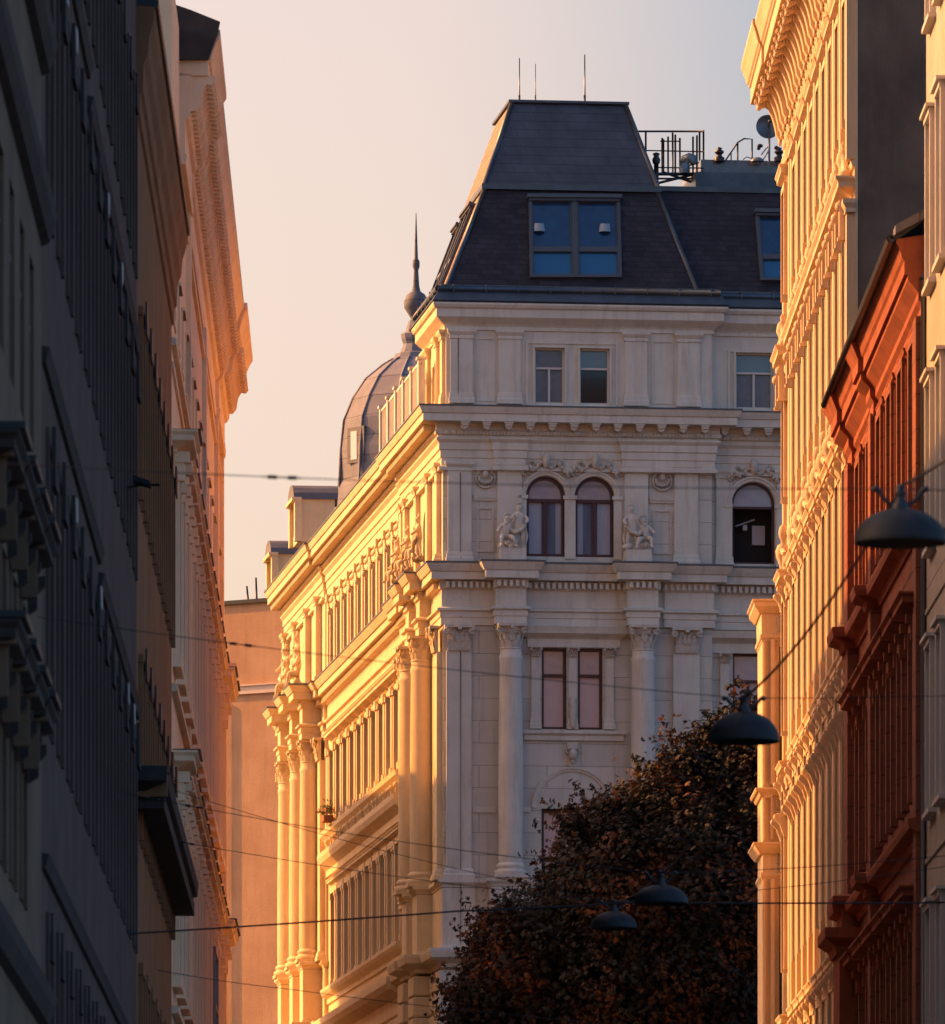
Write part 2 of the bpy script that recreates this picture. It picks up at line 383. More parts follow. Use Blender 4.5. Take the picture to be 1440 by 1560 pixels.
# half figure used over hoods of the yellow palace
def bust_mb():
    mb=MB();mb.lathe(0,-.14,[(.14,0),(.16,.05),(.09,.12),(.11,.2),(.2,.34),(.22,.46),(.16,.56),(.06,.6),(.06,.66),(.11,.72),(.13,.8),(.11,.9),(.04,.95)],10,sy=.75)
    for s in (-1,1):
        mb.ring((s*.42,-.12,.2),.16,.05,PI/2,PI/2+s*3.6*PI,16,5,'y',end=.03)
        mb.tube([(s*.42,-.12,.36),(s*.28,-.16,.44),(s*.14,-.16,.4)],.06,5)
        mb.tube([(s*.56,-.1,.1),(s*.62,-.1,.02)],.06,5)
    return mb
def scroll_mb():
    mb=MB()
    for s in (-1,1):
        mb.ring((s*.3,-.13,.28),.2,.055,PI/2,PI/2+s*3.4*PI,16,5,'y',end=.03)
        mb.tube([(s*.3,-.13,.48),(s*.55,-.13,.3),(s*.68,-.12,.06)],.06,5)
        mb.ell((s*.66,-.13,.08),(.08,.1,.08),8,5)
    mb.lathe(0,-.13,[(.1,0),(.14,.1),(.08,.25),(.15,.38),(.12,.52),(.04,.6),(.06,.66),(.01,.74)],8,sy=.8)
    return mb
def garland_mb(w):
    mb=MB();n=18
    for i in range(n+1):
        t=i/n;x=(t-.5)*w;z=.12*math.sin(t*PI)+.05*math.sin(t*PI*6);mb.ell((x,-.05,z),(.07,.07,.055+.02*math.sin(i*2.3)),7,4)
    mb.ell((0,-.09,.2),(.12,.1,.15),8,6);mb.ell((0,-.17,.19),(.03,.04,.05),6,4)
    for s in(-1,1):
        mb.ring((s*w*.3,-.05,.12),.11,.03,0,s*3.4*PI,12,4,'y',end=.02);mb.ring((s*w*.46,-.05,-.02),.08,.03,PI,PI+s*3*PI,12,4,'y',end=.02)
    return mb
# ---------------------------------------------------------------- windows
WC={}
def window(T,x,y,z,w,h,fm='frame',pm='gdark',rz=0,arch=False,tr=.66,mull=True,pm2=None,rec=.18,ft=.06,parent=None,label=None,inner=None):
    """frame mesh + pane(s); anchor at bottom centre, y=wall plane"""
    key=(round(w,2),round(h,2),fm,pm,arch,tr,mull,pm2,rec,ft,inner)
    if key not in WC:
        mb=MB();a=w/2;y0,y1=rec-.05,rec+.06;top=h-w/2 if arch else h
        mb.box(-a,-a+ft,y0,y1,0,top);mb.box(a-ft,a,y0,y1,0,top);mb.box(-a+ft,a-ft,y0,y1,0,ft)
        N=14
        if arch:
            for k in range(N):
                p=[(r*math.cos(PI*(k+q)/N),top+r*math.sin(PI*(k+q)/N)) for q in (0,1) for r in (a-ft,a)]
                mb.hexa([(p[0][0],y0,p[0][1]),(p[1][0],y0,p[1][1]),(p[3][0],y0,p[3][1]),(p[2][0],y0,p[2][1])],[(p[0][0],y1,p[0][1]),(p[1][0],y1,p[1][1]),(p[3][0],y1,p[3][1]),(p[2][0],y1,p[2][1])])
        else: mb.box(-a+ft,a-ft,y0,y1,h-ft,h)
        tz=h*tr if tr else h
        if tr: mb.box(-a+ft,a-ft,y0-.02,y1,tz-ft*.55,tz+ft*.55)
        if mull: mb.box(-ft*.6,ft*.6,y0-.01,y1,ft,(tz-ft*.55) if tr else top)
        if mull==2: mb.box(-a+ft,a-ft,y0+.01,y1,tz*.5-.015,tz*.5+.015)
        mf=proto(mb,'window',M[fm]);panes=[]
        def pane(z0,z1,m,ar):
            q=MB();yy=rec+.03
            if ar:
                pts=[(-a+ft/2,z0),(a-ft/2,z0)]+[((a-ft/2)*math.cos(PI*k/N),top+(a-ft/2)*math.sin(PI*k/N)) for k in range(N+1)]
                q.add([(X,yy,Z) for X,Z in pts],[tuple(range(len(pts)))])
            else: q.box(-a+ft/2,a-ft/2,yy,yy+.015,z0,z1)
            panes.append(proto(q,'pane',M[m]))
        if tr and pm2: 
            if pm: pane(ft/2,tz,pm,False)
            pane(tz,h-ft/2,pm2,arch)
        else: pane(ft/2,h-ft/2,pm,arch)
        WC[key]=(mf,panes)
    mf,panes=WC[key]
    o=T.place('window',mf,x,y,z,rz,parent,label=label)
    for p in panes: T.place('pane',p,0,0,0,0,o)
    return o
# ================================================================ PALACE ON THE CORNER
AC=math.radians(6.79)
C=Frame(P(678,0,229).x,229,AC)
ZG=ground(229)-.6
PAL=Thing('corner_palace',C,(0,0,ZG),'large ornate corner palace with slate mansard roof, shaded grey front and sunlit golden side wing','building')
cu=lambda px,y=0:C.ux(px,y)
sd=lambda px,x=0:C.uy(px,x)          # depth along side facade
XR=cu(1085); REC=.35; XE=14.5; DL=44.8
side=lambda s,t,z:(t,-s,z)            # side facade coordinates: s=-depth (rightwards), t into wall
NB=10.0; FP=32.0; NO=.06; FO=.10                       # near bay end, far bay start on the side
def path(front=[],sides=[],base=0.0,x1=XE,dl=DL,rec=True,nb=NO,fp=FO):
    """plan outline far side -> corner -> front right, stepping out at the given intervals"""
    pts=[]
    S_=[(a,b,p) for a,b,p in sides]
    segs=[]
    # side: depth from dl down to 0
    def off(dep):
        o=base+(nb if dep<NB else 0)+(fp if dep>FP else 0)
        for a,b,p in S_:
            if a<dep<b:o+=p
        return o
    br=sorted({0,dl,NB,FP}|{q for a,b,p in S_ for q in (a,b)},reverse=True)
    br=[q for q in br if 0<=q<=dl]
    prev=None
    for i in range(len(br)-1):
        m=(br[i]+br[i+1])/2;o=off(m)
        if prev is None: pts.append((0,br[i])) if False else pts.append((-o,br[i]))
        elif abs(o-prev)>1e-4: pts+= [(-prev,br[i]),(-o,br[i])]
        prev=o
    sl=prev
    def offf(u):
        o=base-(REC if (rec and u>XR) else 0)
        for a,b,p in front:
            if a<u<b:o+=p
        return o
    br=sorted({0,x1}|({XR} if rec else set())|{q for a,b,p in front for q in (a,b)});br=[q for q in br if 0<=q<=x1]
    prev=offf(.01);pts.append((-sl,-prev))
    for i in range(len(br)-1):
        m=(br[i]+br[i+1])/2;o=offf(m)
        if abs(o-prev)>1e-4: pts+=[(br[i],-prev),(br[i],-o)]
        prev=o
    pts.append((br[-1],-prev));return pts
# corner body slightly proud of the side plane: side bay 0..NB has +.30
c1=(cu(775),.50); c2=(cu(976),.50); HP=.36; RC=.345
colS=[(3.0,.30),(5.7,.33)]; colF=[(33.3,.45),(36.7,.45),(40.6,.45)]
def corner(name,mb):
    a,b=corner_split(mb);PAL.part(name,a,M['ochre']);PAL.part(name,b,M['stone'])  # gold-coloured copy on the sunlit side, plain cream on the shaded front
# --- walls
wm=MB();wf=MB(side)
arch_ops=[(cu(831.5),1.10,ZC(849)+.06,ZC(724)+.02,True),(cu(906),1.12,ZC(849)+.06,ZC(724)+.02,True)]
pia_ops=[(cu(844.5),.70,C.z(1111,3),C.z(987,3),False),(cu(899.5),.70,C.z(1111,3),C.z(987,3),False)]
low_ops=[(cu(872),1.72,C.z(1400,3),C.z(1232,3),False)]
xw=cu(1148,REC)
wing_ops=[(xw,1.22,C.z(857,xw),C.z(732,xw),True),(cu(1141,REC),.9,C.z(1119,9),C.z(994,9),False),(cu(1141,REC)+1.15,.9,C.z(1119,9),C.z(994,9),False),(xw,1.5,C.z(1400,9),C.z(1232,9),False)]
Z0=ZG; Z1=ZC(618)
wm.wall(0,XR,Z0,Z1,arch_ops+pia_ops+low_ops,.3)
wm.wall(XR,XE,Z0,Z1,wing_ops,.3,y=REC)
wm.quad((XR,0,Z0),(XR,REC,Z0),(XR,REC,Z1),(XR,0,Z1))
wm.quad((XE,REC,Z0),(XE,12,Z0),(XE,12,Z1),(XE,REC,Z1))
AX=[11.3+2.06*i for i in range(10)]     # side axes (depth)
sops=[]
zp0,zp1=24.0,26.4; zt0,zt1=ZC(849),30.7; zl0,zl1=19.0,22.05; zb0,zb1=13.6,16.6
for d in AX: sops+=[(-d,1.15,zp0,zp1,False),(-d,1.1,zt0,zt1,False),(-d,1.15,zl0,zl1,False),(-d,1.2,zb0,zb1,False)]
wf.wall(-FP,-NB,Z0,Z1,sops,.3)
nops=[(-7.1,1.0,zt0,zt1,True),(-4.35,1.0,zt0,zt1,True),(-1.7,.8,zt0,zt1,True),(-4.35,1.0,zp0,zp1,False),(-7.1,1.0,zp0,zp1,False),(-4.35,1.0,zl0,zl1,False),(-7.1,1.0,zl0,zl1,False)]
wf.wall(-NB,0,Z0,Z1,nops,.3,y=-NO)
fops=[(-35,1.0,zt0,zt1,False),(-38.6,1.0,zt0,zt1,False),(-35,1.0,zp0,zp1,False),(-38.6,1.0,zp0,zp1,False)]
wf.wall(-DL,-FP,Z0,Z1,fops,.3,y=-FO)
wf.quad((-NB,-NO,Z0),(-NB,0,Z0),(-NB,0,Z1),(-NB,-NO,Z1));wf.quad((-FP,-FO,Z0),(-FP,0,Z0),(-FP,0,Z1),(-FP,-FO,Z1))
wm.quad((-NO,0,Z0),(0,0,Z0),(0,0,Z1),(-NO,0,Z1))
wm.quad((-FO,DL,Z0),(XE,DL,Z0),(XE,DL,Z1),(-FO,DL,Z1));wm.quad((XE,12,Z0),(XE,DL,Z0),(XE,DL,Z1),(XE,12,Z1))
wall_o=PAL.part('wall',wm,M['block'])
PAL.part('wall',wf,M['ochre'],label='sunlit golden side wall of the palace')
ip=MB();ip.box(.5,XE-.5,1.2,10,ZG,Z1-.3);PAL.part('inner_partition',ip,M['interior'])
# --- main cornice + entablature
e=MB();colr=[(c1[0]-.40,c1[0]+.36,.12),(c2[0]-.45,XR,.12)]
fr_all=[(cu(755),cu(797),.12),(cu(950),XR,.12)]
scol=[(d-.5,d+.5,.18) for d,_ in colS]+[(d-.5,d+.5,.18) for d,_ in colF]
e.sweep(path(fr_all,[],.0),prof([(-.03,718),(.12,716),(.12,711),(.05,709),(.05,698),(.08,697),(.08,686),(.12,685),(.12,675),(.20,670),(.20,667),(-.03,667)]))
e.sweep(path([],[],.0),prof([(-.03,668),(.16,668),(.16,664),(.22,662),(.24,657),(.20,656),(.20,646),(.62,645),(.62,634),(.66,633),(.72,625),(.72,622),(.05,616),(-.03,616)]))
corner('main_cornice',e)
mo=MB();zz=ZC(646);mo.box(-.10,.10,-.40,.0,-.10,0);mo.ext([(-.10,-.10),(.10,-.10),(.07,-.17),(-.07,-.17)],-.34,-.05);mo.box(-.13,.13,-.43,.0,-.03,.002);mo.ell((0,-.30,-.17),(.05,.05,.05),6,4)
Pmo=proto(mo,'modillion',M['stone'])
for i in range(24):
    x=cu(705)+.61*i
    if x>XE-.2:break
    PAL.place('modillion',Pmo,x,-.2+(REC if x>XR else 0),zz)
dm=MB();    # small egg-and-dart / dentil rows
for i in range(int(XE/.2)):
    x=i*.2;y=(REC if x>XR else 0);dm.ell((x+.05,-.18-.05+y,ZC(660)),(.06,.05,.07),6,4)
z0,z1=ZC(896),ZC(887)
for i in range(int(XE/.165)):
    x=i*.165;y=(REC if x>XR+.05 else 0)
    if any(abs(x-c)<.5 for c in (c1[0],c2[0])):continue
    dm.box(x,x+.09,-.26+y,-.04+y,z0,z1)
for c in (c1[0],c2[0]):
    for i in range(5): dm.box(c-.40+i*.17,c-.31+i*.17,-.78,-.55,z0,z1)
sdm=MB(side)
for i in range(int(DL/.3)):
    s=-DL+i*.3;d=-s;y=-(NO if d<NB else FO if d>FP else 0)
    sdm.box(s,s+.16,-.52+y,-.18+y,ZC(655),ZC(646));sdm.ell((s+.08,-.22+y,ZC(660)),(.07,.05,.06),5,3);sdm.box(s,s+.15,-.24+y,-.02+y,z0,z1)
dm.box(0,XR,-.16,-.03,z1-.01,z1+.012);dm.box(XR,XE,-.16+REC,-.03+REC,z1-.01,z1+.012);dm.box(0,XR,-.20,-.12,ZC(662),ZC(658));dm.box(XR,XE,-.20+REC,-.12+REC,ZC(662),ZC(658));PAL.part('dentil_row',dm,M['stone']);sdm.box(-DL,0,-.19,-.12,ZC(662),ZC(658));sdm.box(-DL,0,-.2,-.1,ZC(652),ZC(647));sdm.box(-DL,0,-.18,-.1,z1-.01,z1+.012);PAL.part('dentil_row',sdm,M['ochre'])
SLS=[(d-.38,d+.38,.32) for d,_ in colS]+[(d-.38,d+.38,.6) for d,_ in colF]+[(8.4,NB,.06)]
# --- middle ledge (over the giant order)
L2=prof([(-.03,953),(.06,952),(.06,941),(.09,940),(.09,932),(.17,930),(.17,927),(.04,924),(.04,899),(.1,897),(.1,885),(.36,884),(.36,873),(.40,872),(.50,862),(.50,859),(.05,855),(-.03,855)])
q=MB();q.sweep(path([(c1[0]-.38,c1[0]+.38,.52),(c2[0]-.38,c2[0]+.38,.52),(c2[0]+.7,XR,.08)],SLS,0.0),L2)
corner('upper_ledge',q)
# --- giant order columns
def column_mb(r,h):
    mb=MB();mb.lathe(0,0,[(r*.97+.0*k,0) for k in (0,)]+[(r*1.0,h*.02),(r*1.0,h*.33),(r*.97,h*.6),(r*.90,h*.94),(r*.95,h*.955),(r*.95,h*.97),(r*.88,h*.975),(r*.88,h)],28);return mb
zc0,zc1=ZC(1340),ZC(953);hcap=ZC(953)-ZC(992);hb=ZC(1316)-ZC(1340)
bs=MB();R_=RC;bs.box(-R_*1.32,R_*1.32,-R_*1.32,R_*1.32,0,.10);bs.lathe(0,0,[(R_*1.3,.1),(R_*1.36,.16),(R_*1.3,.22),(R_*1.12,.24),(R_*1.1,.28),(R_*1.18,.31),(R_*1.2,.35),(R_*1.1,.39),(R_,.43),(R_*.9,.43)],24)
Pbase=proto(bs,'column_base',M['stone']);Pcol=proto(column_mb(RC,zc1-hcap-zc0-.4),'column',M['stone'])
Pcap=proto(capital_mb(RC*.9,hcap),'capital',M['sand']);Pcapf=proto(capital_mb(RC*.95,hcap,True),'capital',M['sand'])
def recol(me,m): q=me.copy();q.materials[0]=M[m];return q
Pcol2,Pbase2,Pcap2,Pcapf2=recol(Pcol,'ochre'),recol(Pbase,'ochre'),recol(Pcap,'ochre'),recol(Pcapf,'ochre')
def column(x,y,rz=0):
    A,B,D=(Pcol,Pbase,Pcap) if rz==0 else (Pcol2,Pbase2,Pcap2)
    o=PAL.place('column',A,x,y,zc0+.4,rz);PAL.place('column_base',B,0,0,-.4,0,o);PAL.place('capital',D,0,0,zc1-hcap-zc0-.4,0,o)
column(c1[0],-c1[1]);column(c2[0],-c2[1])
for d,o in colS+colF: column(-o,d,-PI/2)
def pilaster(T,x,w,z0,z1,p,y=0,rz=0,cap=True,base=True,m='stone',xf=None,panel=False,name='pilaster',basewide=.06):
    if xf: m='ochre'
    mb=MB(xf);a=w/2
    mb.box(x-a,x+a,y-p,y+.02,z0+ (.3 if base else 0),z1-(.26 if cap==1 else 0))
    pa=[(x-a,y+.0),(x-a,y-p),(x+a,y-p),(x+a,y+.0)]
    if base: mb.sweep(pa,[(-.02,z0),(basewide*1.5,z0),(basewide*1.5,z0+.12),(basewide,z0+.16),(basewide*.9,z0+.24),(.02,z0+.3),(-.02,z0+.31)])
    if cap==1: mb.sweep(pa,[(-.02,z1-.27),(.03,z1-.26),(.03,z1-.2),(.02,z1-.18),(.09,z1-.08),(.09,z1),(-.02,z1)])
    if panel:
        for (u0,u1,v0,v1) in ((x-a+.07,x+a-.07,z0+.42,z0+.46),(x-a+.07,x+a-.07,z1-.42,z1-.38),(x-a+.07,x-a+.11,z0+.46,z1-.42),(x+a-.11,x+a-.07,z0+.46,z1-.42)): mb.box(u0,u1,y-p-.02,y-p+.005,v0,v1)
    return T.part(name,mb,M[m])
# giant pilasters on the front: at corner and beside column 2
for px,w in ((698.5,.70),(1045,.74)):
    x=cu(px);o=pilaster(PAL,x,w,ZC(1340),ZC(992),.14,cap=0);PAL.place('capital',Pcapf,x-0,-.14,ZC(992),0)
x=C.ux(1175,REC);o=pilaster(PAL,x+1.6,.74,ZC(1340),ZC(992),.14,y=REC,cap=0)
for d,b in ((8.7,NO),(.45,NO),(FP+.5,FO),(DL-.6,FO)):
    pilaster(PAL,-d,.72,ZC(1340),ZC(992),.16,y=-b,cap=0,xf=side);PAL.place('capital',Pcapf2,-b-.16,d,ZC(992),-PI/2)
# --- upper floor pilasters (arch storey)
for px,w,y in ((700,.66,0),(776,.68,0),(969,.66,0),(1045,.66,0)):
    pilaster(PAL,cu(px),w,ZC(857),ZC(703),.10,cap=1,base=True,basewide=.04)
pilaster(PAL,C.ux(1103,REC),.45,ZC(857),ZC(706),.08,y=REC,basewide=.03)
pilaster(PAL,C.ux(1196,REC),.45,ZC(857),ZC(706),.08,y=REC,basewide=.03)
for d in (.6,2.9,5.8,8.6,9.6): pilaster(PAL,-d,.5,ZC(857),ZC(703),.14,y=-NO,xf=side)
for d in (33.3,36.7,40.6,43.9): pilaster(PAL,-d,.6,ZC(857),ZC(703),.2,y=-FO,xf=side)
# panels with medallions beside the arches
pn=MB()
for px0,px1 in ((724,755),(992,1026)):
    a,b=cu(px0)+.05,cu(px1)-.05
    za,zb=ZC(840),ZC(772)
    for u0,u1,v0,v1 in ((a,b,za,za+.05),(a,b,zb-.05,zb),(a,a+.05,za+.05,zb-.05),(b-.05,b,za+.05,zb-.05)): pn.box(u0,u1,-.04,.01,v0,v1)
    pn.box(a-.1,b+.1,-.07,.01,ZC(758),ZC(753));pn.box(a-.1,b+.1,-.05,.01,ZC(762),ZC(758))
    cx=(a+b)/2;pn.ring((cx,-.04,ZC(728)),.26,.035,0,2*PI,20,5)
    for k in range(9):
        t=PI+PI*k/8;pn.ell((cx+.18*math.cos(t),-.06,ZC(727)+.16*math.sin(t)),(.05,.05,.045),6,4)
    pn.ell((cx,-.06,ZC(722)),(.1,.07,.11),8,5)
    for s in(-1,1): pn.ring((cx+s*.2,-.05,ZC(714)),.08,.025,0,s*3*PI,10,4,'y',end=.02)
PAL.split('medallion_panel',pn,M['sand'])
# archivolts
def archivolt(T,cx,w,zsp,y=0,m='stone',wd=.15):
    mb=MB();N=16
    for r0,r1,p in ((w/2+.02,w/2+wd*.65,.05),(w/2+wd*.65,w/2+wd,.09)):
        for k in range(N):
            P4=[(r*math.cos(PI*(k+q)/N)+cx,zsp+r*math.sin(PI*(k+q)/N)) for q in (0,1) for r in (r0,r1)]
            mb.hexa([(P4[0][0],y-p,P4[0][1]),(P4[1][0],y-p,P4[1][1]),(P4[3][0],y-p,P4[3][1]),(P4[2][0],y-p,P4[2][1])],[(P4[0][0],y+.01,P4[0][1]),(P4[1][0],y+.01,P4[1][1]),(P4[3][0],y+.01,P4[3][1]),(P4[2][0],y+.01,P4[2][1])])
    T.part('archivolt',mb,M[m])
for cx,w,zb,zt,ar in arch_ops:
    archivolt(PAL,cx,w,zt-w/2);WC.setdefault('gar',proto(garland_mb(1.45),'garland',M['sand']));PAL.place('garland',WC['gar'],cx,-.03,zt+.12,sc=(.92,1.4,1.5))
archivolt(PAL,xw,1.22,wing_ops[0][3]-.61,REC);PAL.place('garland',WC['gar'],xw,REC-.03,wing_ops[0][3]+.12,sc=(1,1.4,1.5))
im=MB()   # imposts and colonnettes
zs=arch_ops[0][3]-.56
for px,w in ((796,.22),(868.5,.30),(941,.22)):
    a=cu(px);im.box(a-w/2,a+w/2,-.05,.01,ZC(849),zs-.08);im.box(a-w/2-.04,a+w/2+.04,-.10,.01,zs-.08,zs+.02)
for s in (-.73,.73): im.box(xw+s-.1,xw+s+.1,REC-.05,REC+.01,ZC(849),zs-.2);im.box(xw+s-.14,xw+s+.14,REC-.10,REC+.01,zs-.2,zs-.1)
PAL.split('impost',im,M['stone'])
for cx,w,zb,zt,ar in arch_ops:
    wo=window(PAL,cx,0,zb,w-.02,zt-zb,'frame','curtain',arch=True,tr=.70,pm2='gsky',ft=.085)
    for (a,b) in (((-.46,-.10),(.30,.46)) if cx==arch_ops[0][0] else ((-.46,-.30),(.10,.46))):
        cm=MB();nn=12;V=[]
        for i in range(nn+1):
            X=a+(b-a)*i/nn;Yy=.205+.006*math.sin(i*2.1)
            V+=[(cx+X,Yy,zb+.10),(cx+X,Yy,zb+(zt-zb)*.70-.04)]
        cm.add(V,[(2*i,2*i+2,2*i+3,2*i+1) for i in range(nn)],True);PAL.part('curtain',cm,M['voile'])
o=window(PAL,xw,REC,wing_ops[0][2],1.20,wing_ops[0][3]-wing_ops[0][2],'frame',None,arch=True,tr=.69,mull=False,pm2='gsky',ft=.06,label='open arched window showing a kitchen')
kh=MB();kh.box(.15,.52,.9,1.2,.55,1.15);kh.box(-.62,.62,1.16,1.2,-.05,1.75)
kh2=MB();kh2.box(.1,.48,.75,1.1,.62,1.2)
k2=PAL.part('cooker_hood',MB().box(xw+.08,xw+.44,.75+REC,1.05+REC,wing_ops[0][2]+.62,wing_ops[0][2]+1.16),M['hoodm'])
lf=MB();bz=wing_ops[0][2]+1.18
lf.hexa([(xw-.42,.55+REC,bz-.08),(xw+.12,.6+REC,bz+.12),(xw+.16,.75+REC,bz+.12),(xw-.38,.7+REC,bz-.08)],[(xw-.42,.55+REC,bz-.05),(xw+.12,.6+REC,bz+.15),(xw+.16,.75+REC,bz+.15),(xw-.38,.7+REC,bz-.05)])
lf.box(xw-.2,xw-.08,.6+REC,.7+REC,bz-.17,bz-.02)
PAL.part('pendant_lamp',lf,M['hoodm'])
# statue groups on pedestals
pd=MB()
for px in (778,969):
    x=cu(px);pd.box(x-.36,x+.36,-.62,.02,ZC(858),ZC(837))
PAL.split('pedestal',pd,M['stone'])
PAL.place('statue',P_statue[0],cu(779),-.32,ZC(837),0,sc=(1.0,1,1.0),label='pair of sculpted cherubs left of the arched windows')
PAL.place('statue',P_statue[1],cu(968),-.32,ZC(837),0,sc=(1.0,1,1.0),label='pair of sculpted cherubs right of the arched windows')
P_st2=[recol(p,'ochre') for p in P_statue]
for d in (1.9,4.6,7.2): PAL.place('statue',P_st2[0],-.40,d,ZC(842),-PI/2)
for d in (34.6,38.4): PAL.place('statue',P_st2[1],-.55,d,ZC(855),-PI/2,sc=(1.2,1.2,1.45))
# --- piano nobile pair
h=MB()
a,b=cu(800),cu(948)
h.sweep([(a+.12,.02),(a+.12,0),(b-.12,0),(b-.12,.02)],[(0,C.z(986,3)),(.06,C.z(986,3)),(.06,C.z(974,3)),(.1,C.z(972,3)),(.28,C.z(966,3)),(.30,C.z(962,3)),(.34,C.z(956,3)),(0,C.z(954,3))])
h.sweep([(a+.06,.02),(a+.06,0),(b-.06,0),(b-.06,.02)],[(0,C.z(1130,3)),(.10,C.z(1128,3)),(.10,C.z(1121,3)),(.18,C.z(1118,3)),(.18,C.z(1113,3)),(0,C.z(1112,3))])
a2=C.ux(1085,REC)+.05;h.sweep([(a2,REC+.02),(a2,REC),(a2+3.2,REC),(a2+3.2,REC+.02)],[(0,C.z(994,9)),(.06,C.z(994,9)),(.06,C.z(980,9)),(.1,C.z(978,9)),(.28,C.z(972,9)),(.34,C.z(962,9)),(0,C.z(960,9))])
PAL.split('window_hood',h,M['stone'])
Pmini=proto(capital_mb(.13,.26,True),'capital',M['sand'])
for px,w in ((815.5,.24),(872,.22),(928,.24)):
    x=cu(px);pilaster(PAL,x,w,C.z(1111,3),C.z(1000,3),.09,cap=0,base=True,basewide=.03);PAL.place('capital',Pmini,x,-.09,C.z(1001,3))
for px in (1104,):
    x=C.ux(px,REC);pilaster(PAL,x,.26,C.z(1119,9),C.z(1008,9),.09,y=REC,cap=0,basewide=.03);PAL.place('capital',Pmini,x,REC-.09,C.z(1009,9))
bl=MB();x=cu(872);bl.lathe(x,-.12,[(.05,C.z(1110,3)),(.12,C.z(1106,3)),(.08,C.z(1100,3)),(.13,C.z(1092,3)),(.09,C.z(1080,3)),(.12,C.z(1070,3)),(.07,C.z(1062,3))],10);PAL.part('carved_baluster',bl,M['sand'])
for cx,w,zb,zt,ar in pia_ops: window(PAL,cx,0,zb,w,zt-zb,'frame','gpink',tr=.665,mull=False,pm2='gsky',ft=.075)
for cx,w,zb,zt,ar in wing_ops[1:3]: window(PAL,cx,REC,zb,w,zt-zb,'frame','gpink',tr=.665,mull=True,pm2='gsky',ft=.06)
for cx,w,zb,zt,ar in low_ops: window(PAL,cx,0,zb,w,zt-zb,'frame','gpink',tr=.55,mull=True,pm2='gpink',ft=.09,rec=.25)
cx,w,zb,zt,ar=wing_ops[3];window(PAL,cx,REC,zb,w,zt-zb,'frame','gdark',tr=.6,ft=.09)
# mask keystone and blind arch
zsp=C.z(1231,3);archivolt(PAL,cu(872),2.0,zsp,wd=.14)
mk=MB();x=cu(872);mk.ext([(x-.16,C.z(1131,3)),(x+.16,C.z(1131,3)),(x+.11,C.z(1168,3)),(x-.11,C.z(1168,3))],-.10,0)
zf=C.z(1150,3);mk.ell((x,-.14,zf),(.12,.12,.17),10,8);mk.ell((x,-.25,zf-.02),(.025,.04,.05),6,5)
for s in(-1,1): mk.ell((x+s*.045,-.235,zf+.04),(.022,.02,.018),6,4);mk.ring((x+s*.14,-.12,zf+.1),.07,.03,0,s*2.6*PI,10,4,'y',end=.02)
mk.ell((x,-.235,zf-.09),(.04,.025,.018),6,4)
for k in range(7): mk.ell((x-.12+k*.04,-.16,zf+.17),(.035,.05,.05),6,4)
mk.ell((x,-.14,zf-.2),(.06,.06,.07),6,5)
PAL.part('carved_mask',mk,M['sand'])
ims=MB();ims.box(cu(797),x-1.17,-.05,.01,C.z(1238,3),C.z(1230,3));ims.box(x+1.17,cu(955),-.05,.01,C.z(1238,3),C.z(1230,3))
ims.box(cu(720),cu(755),-.05,.01,C.z(1238,1),C.z(1230,1));PAL.split('impost',ims,M['stone'])
# --- pedestals of the order, lower ledge
colsteps=[(c1[0]-.55,c1[0]+.55,.72),(c2[0]-.55,c2[0]+.55,.72),(cu(676),cu(722),.10),(cu(1022),XR,.10)]
ss=[(d-.55,d+.55,.42) for d,_ in colS]+[(d-.5,d+.5,.6) for d,_ in colF]
q=MB()
def pz2(*a):
    # the dado of the order runs under the near bay and front, and again under the far bay, not under the windows between
    q.sweep([p for p in path(colsteps,ss,dl=NB)],*a)
    far=[p for p in path([],ss) if p[1]>=FP-1e-6];far=[p for i,p in enumerate(far) if i==0 or abs(p[0]-far[i-1][0])+abs(p[1]-far[i-1][1])>1e-5]
    q.sweep(far,*a)
pz2(prof([(-.03,1353),(.05,1352),(.05,1350),(.14,1345),(.14,1340),(-.03,1339)]))
pz2(prof([(-.03,1353),(.03,1353),(.03,1440),(.10,1446),(.10,1452),(-.03,1452)][::-1]))
pz2(prof([(-.03,1475),(.08,1474),(.08,1468),(.14,1466),(.38,1460),(.42,1450),(.42,1446),(-.03,1444)]))
a_,b_=corner_split(q);PAL.split('pedestal_zone',a_,M['ochre']);PAL.part('pedestal_zone',b_,M['stone'])
rb=MB()
for py in (1478,1510,1542,1574,1606,1638,1670):
    rb.sweep(path(colsteps,ss,.02),prof([(-.03,py+31.8),(.07,py+31.6),(.12,py+29),(.12,py+3),(.07,py+.6),(-.03,py+.2)]))
corner('rusticated_base',rb)
# --- attic storey
za,zb=ZC(616),ZC(462);AE=5.0
at=MB();aw=[(cu(837.5),.84,ZC(612),ZC(527),False),(cu(906),.84,ZC(612),ZC(527),False)]
xa2=C.ux(1149.5,REC);aw2=[(xa2,1.06,C.z(620,9),C.z(535,9),False)]
at.wall(.03,XR,za,zb,aw,.2);at.wall(XR,XE,za,zb,aw2,.2,y=REC);at.quad((XR,0,za),(XR,REC,za),(XR,REC,zb),(XR,0,zb))
PAL.part('attic_wall',at,M['stone'])
ats=MB(side);ats.wall(-AE,0,za,zb,[(-2.9,.9,ZC(612),ZC(535),False)],.2,y=.03);ats.quad((-AE,.03,za),(-AE,4,za),(-AE,4,zb),(-AE,.03,zb));PAL.part('attic_wall',ats,M['ochre'],label='sunlit side of the attic')
for d in (2.9,): window(PAL,.03,d,ZC(612),.88,ZC(535)-ZC(612),'white','ggrey',rz=-PI/2,tr=.62,ft=.06)
window(PAL,aw[0][0],0,aw[0][2],.84,aw[0][3]-aw[0][2],'white','ggrey',tr=.64,pm2='ggrey',ft=.05)
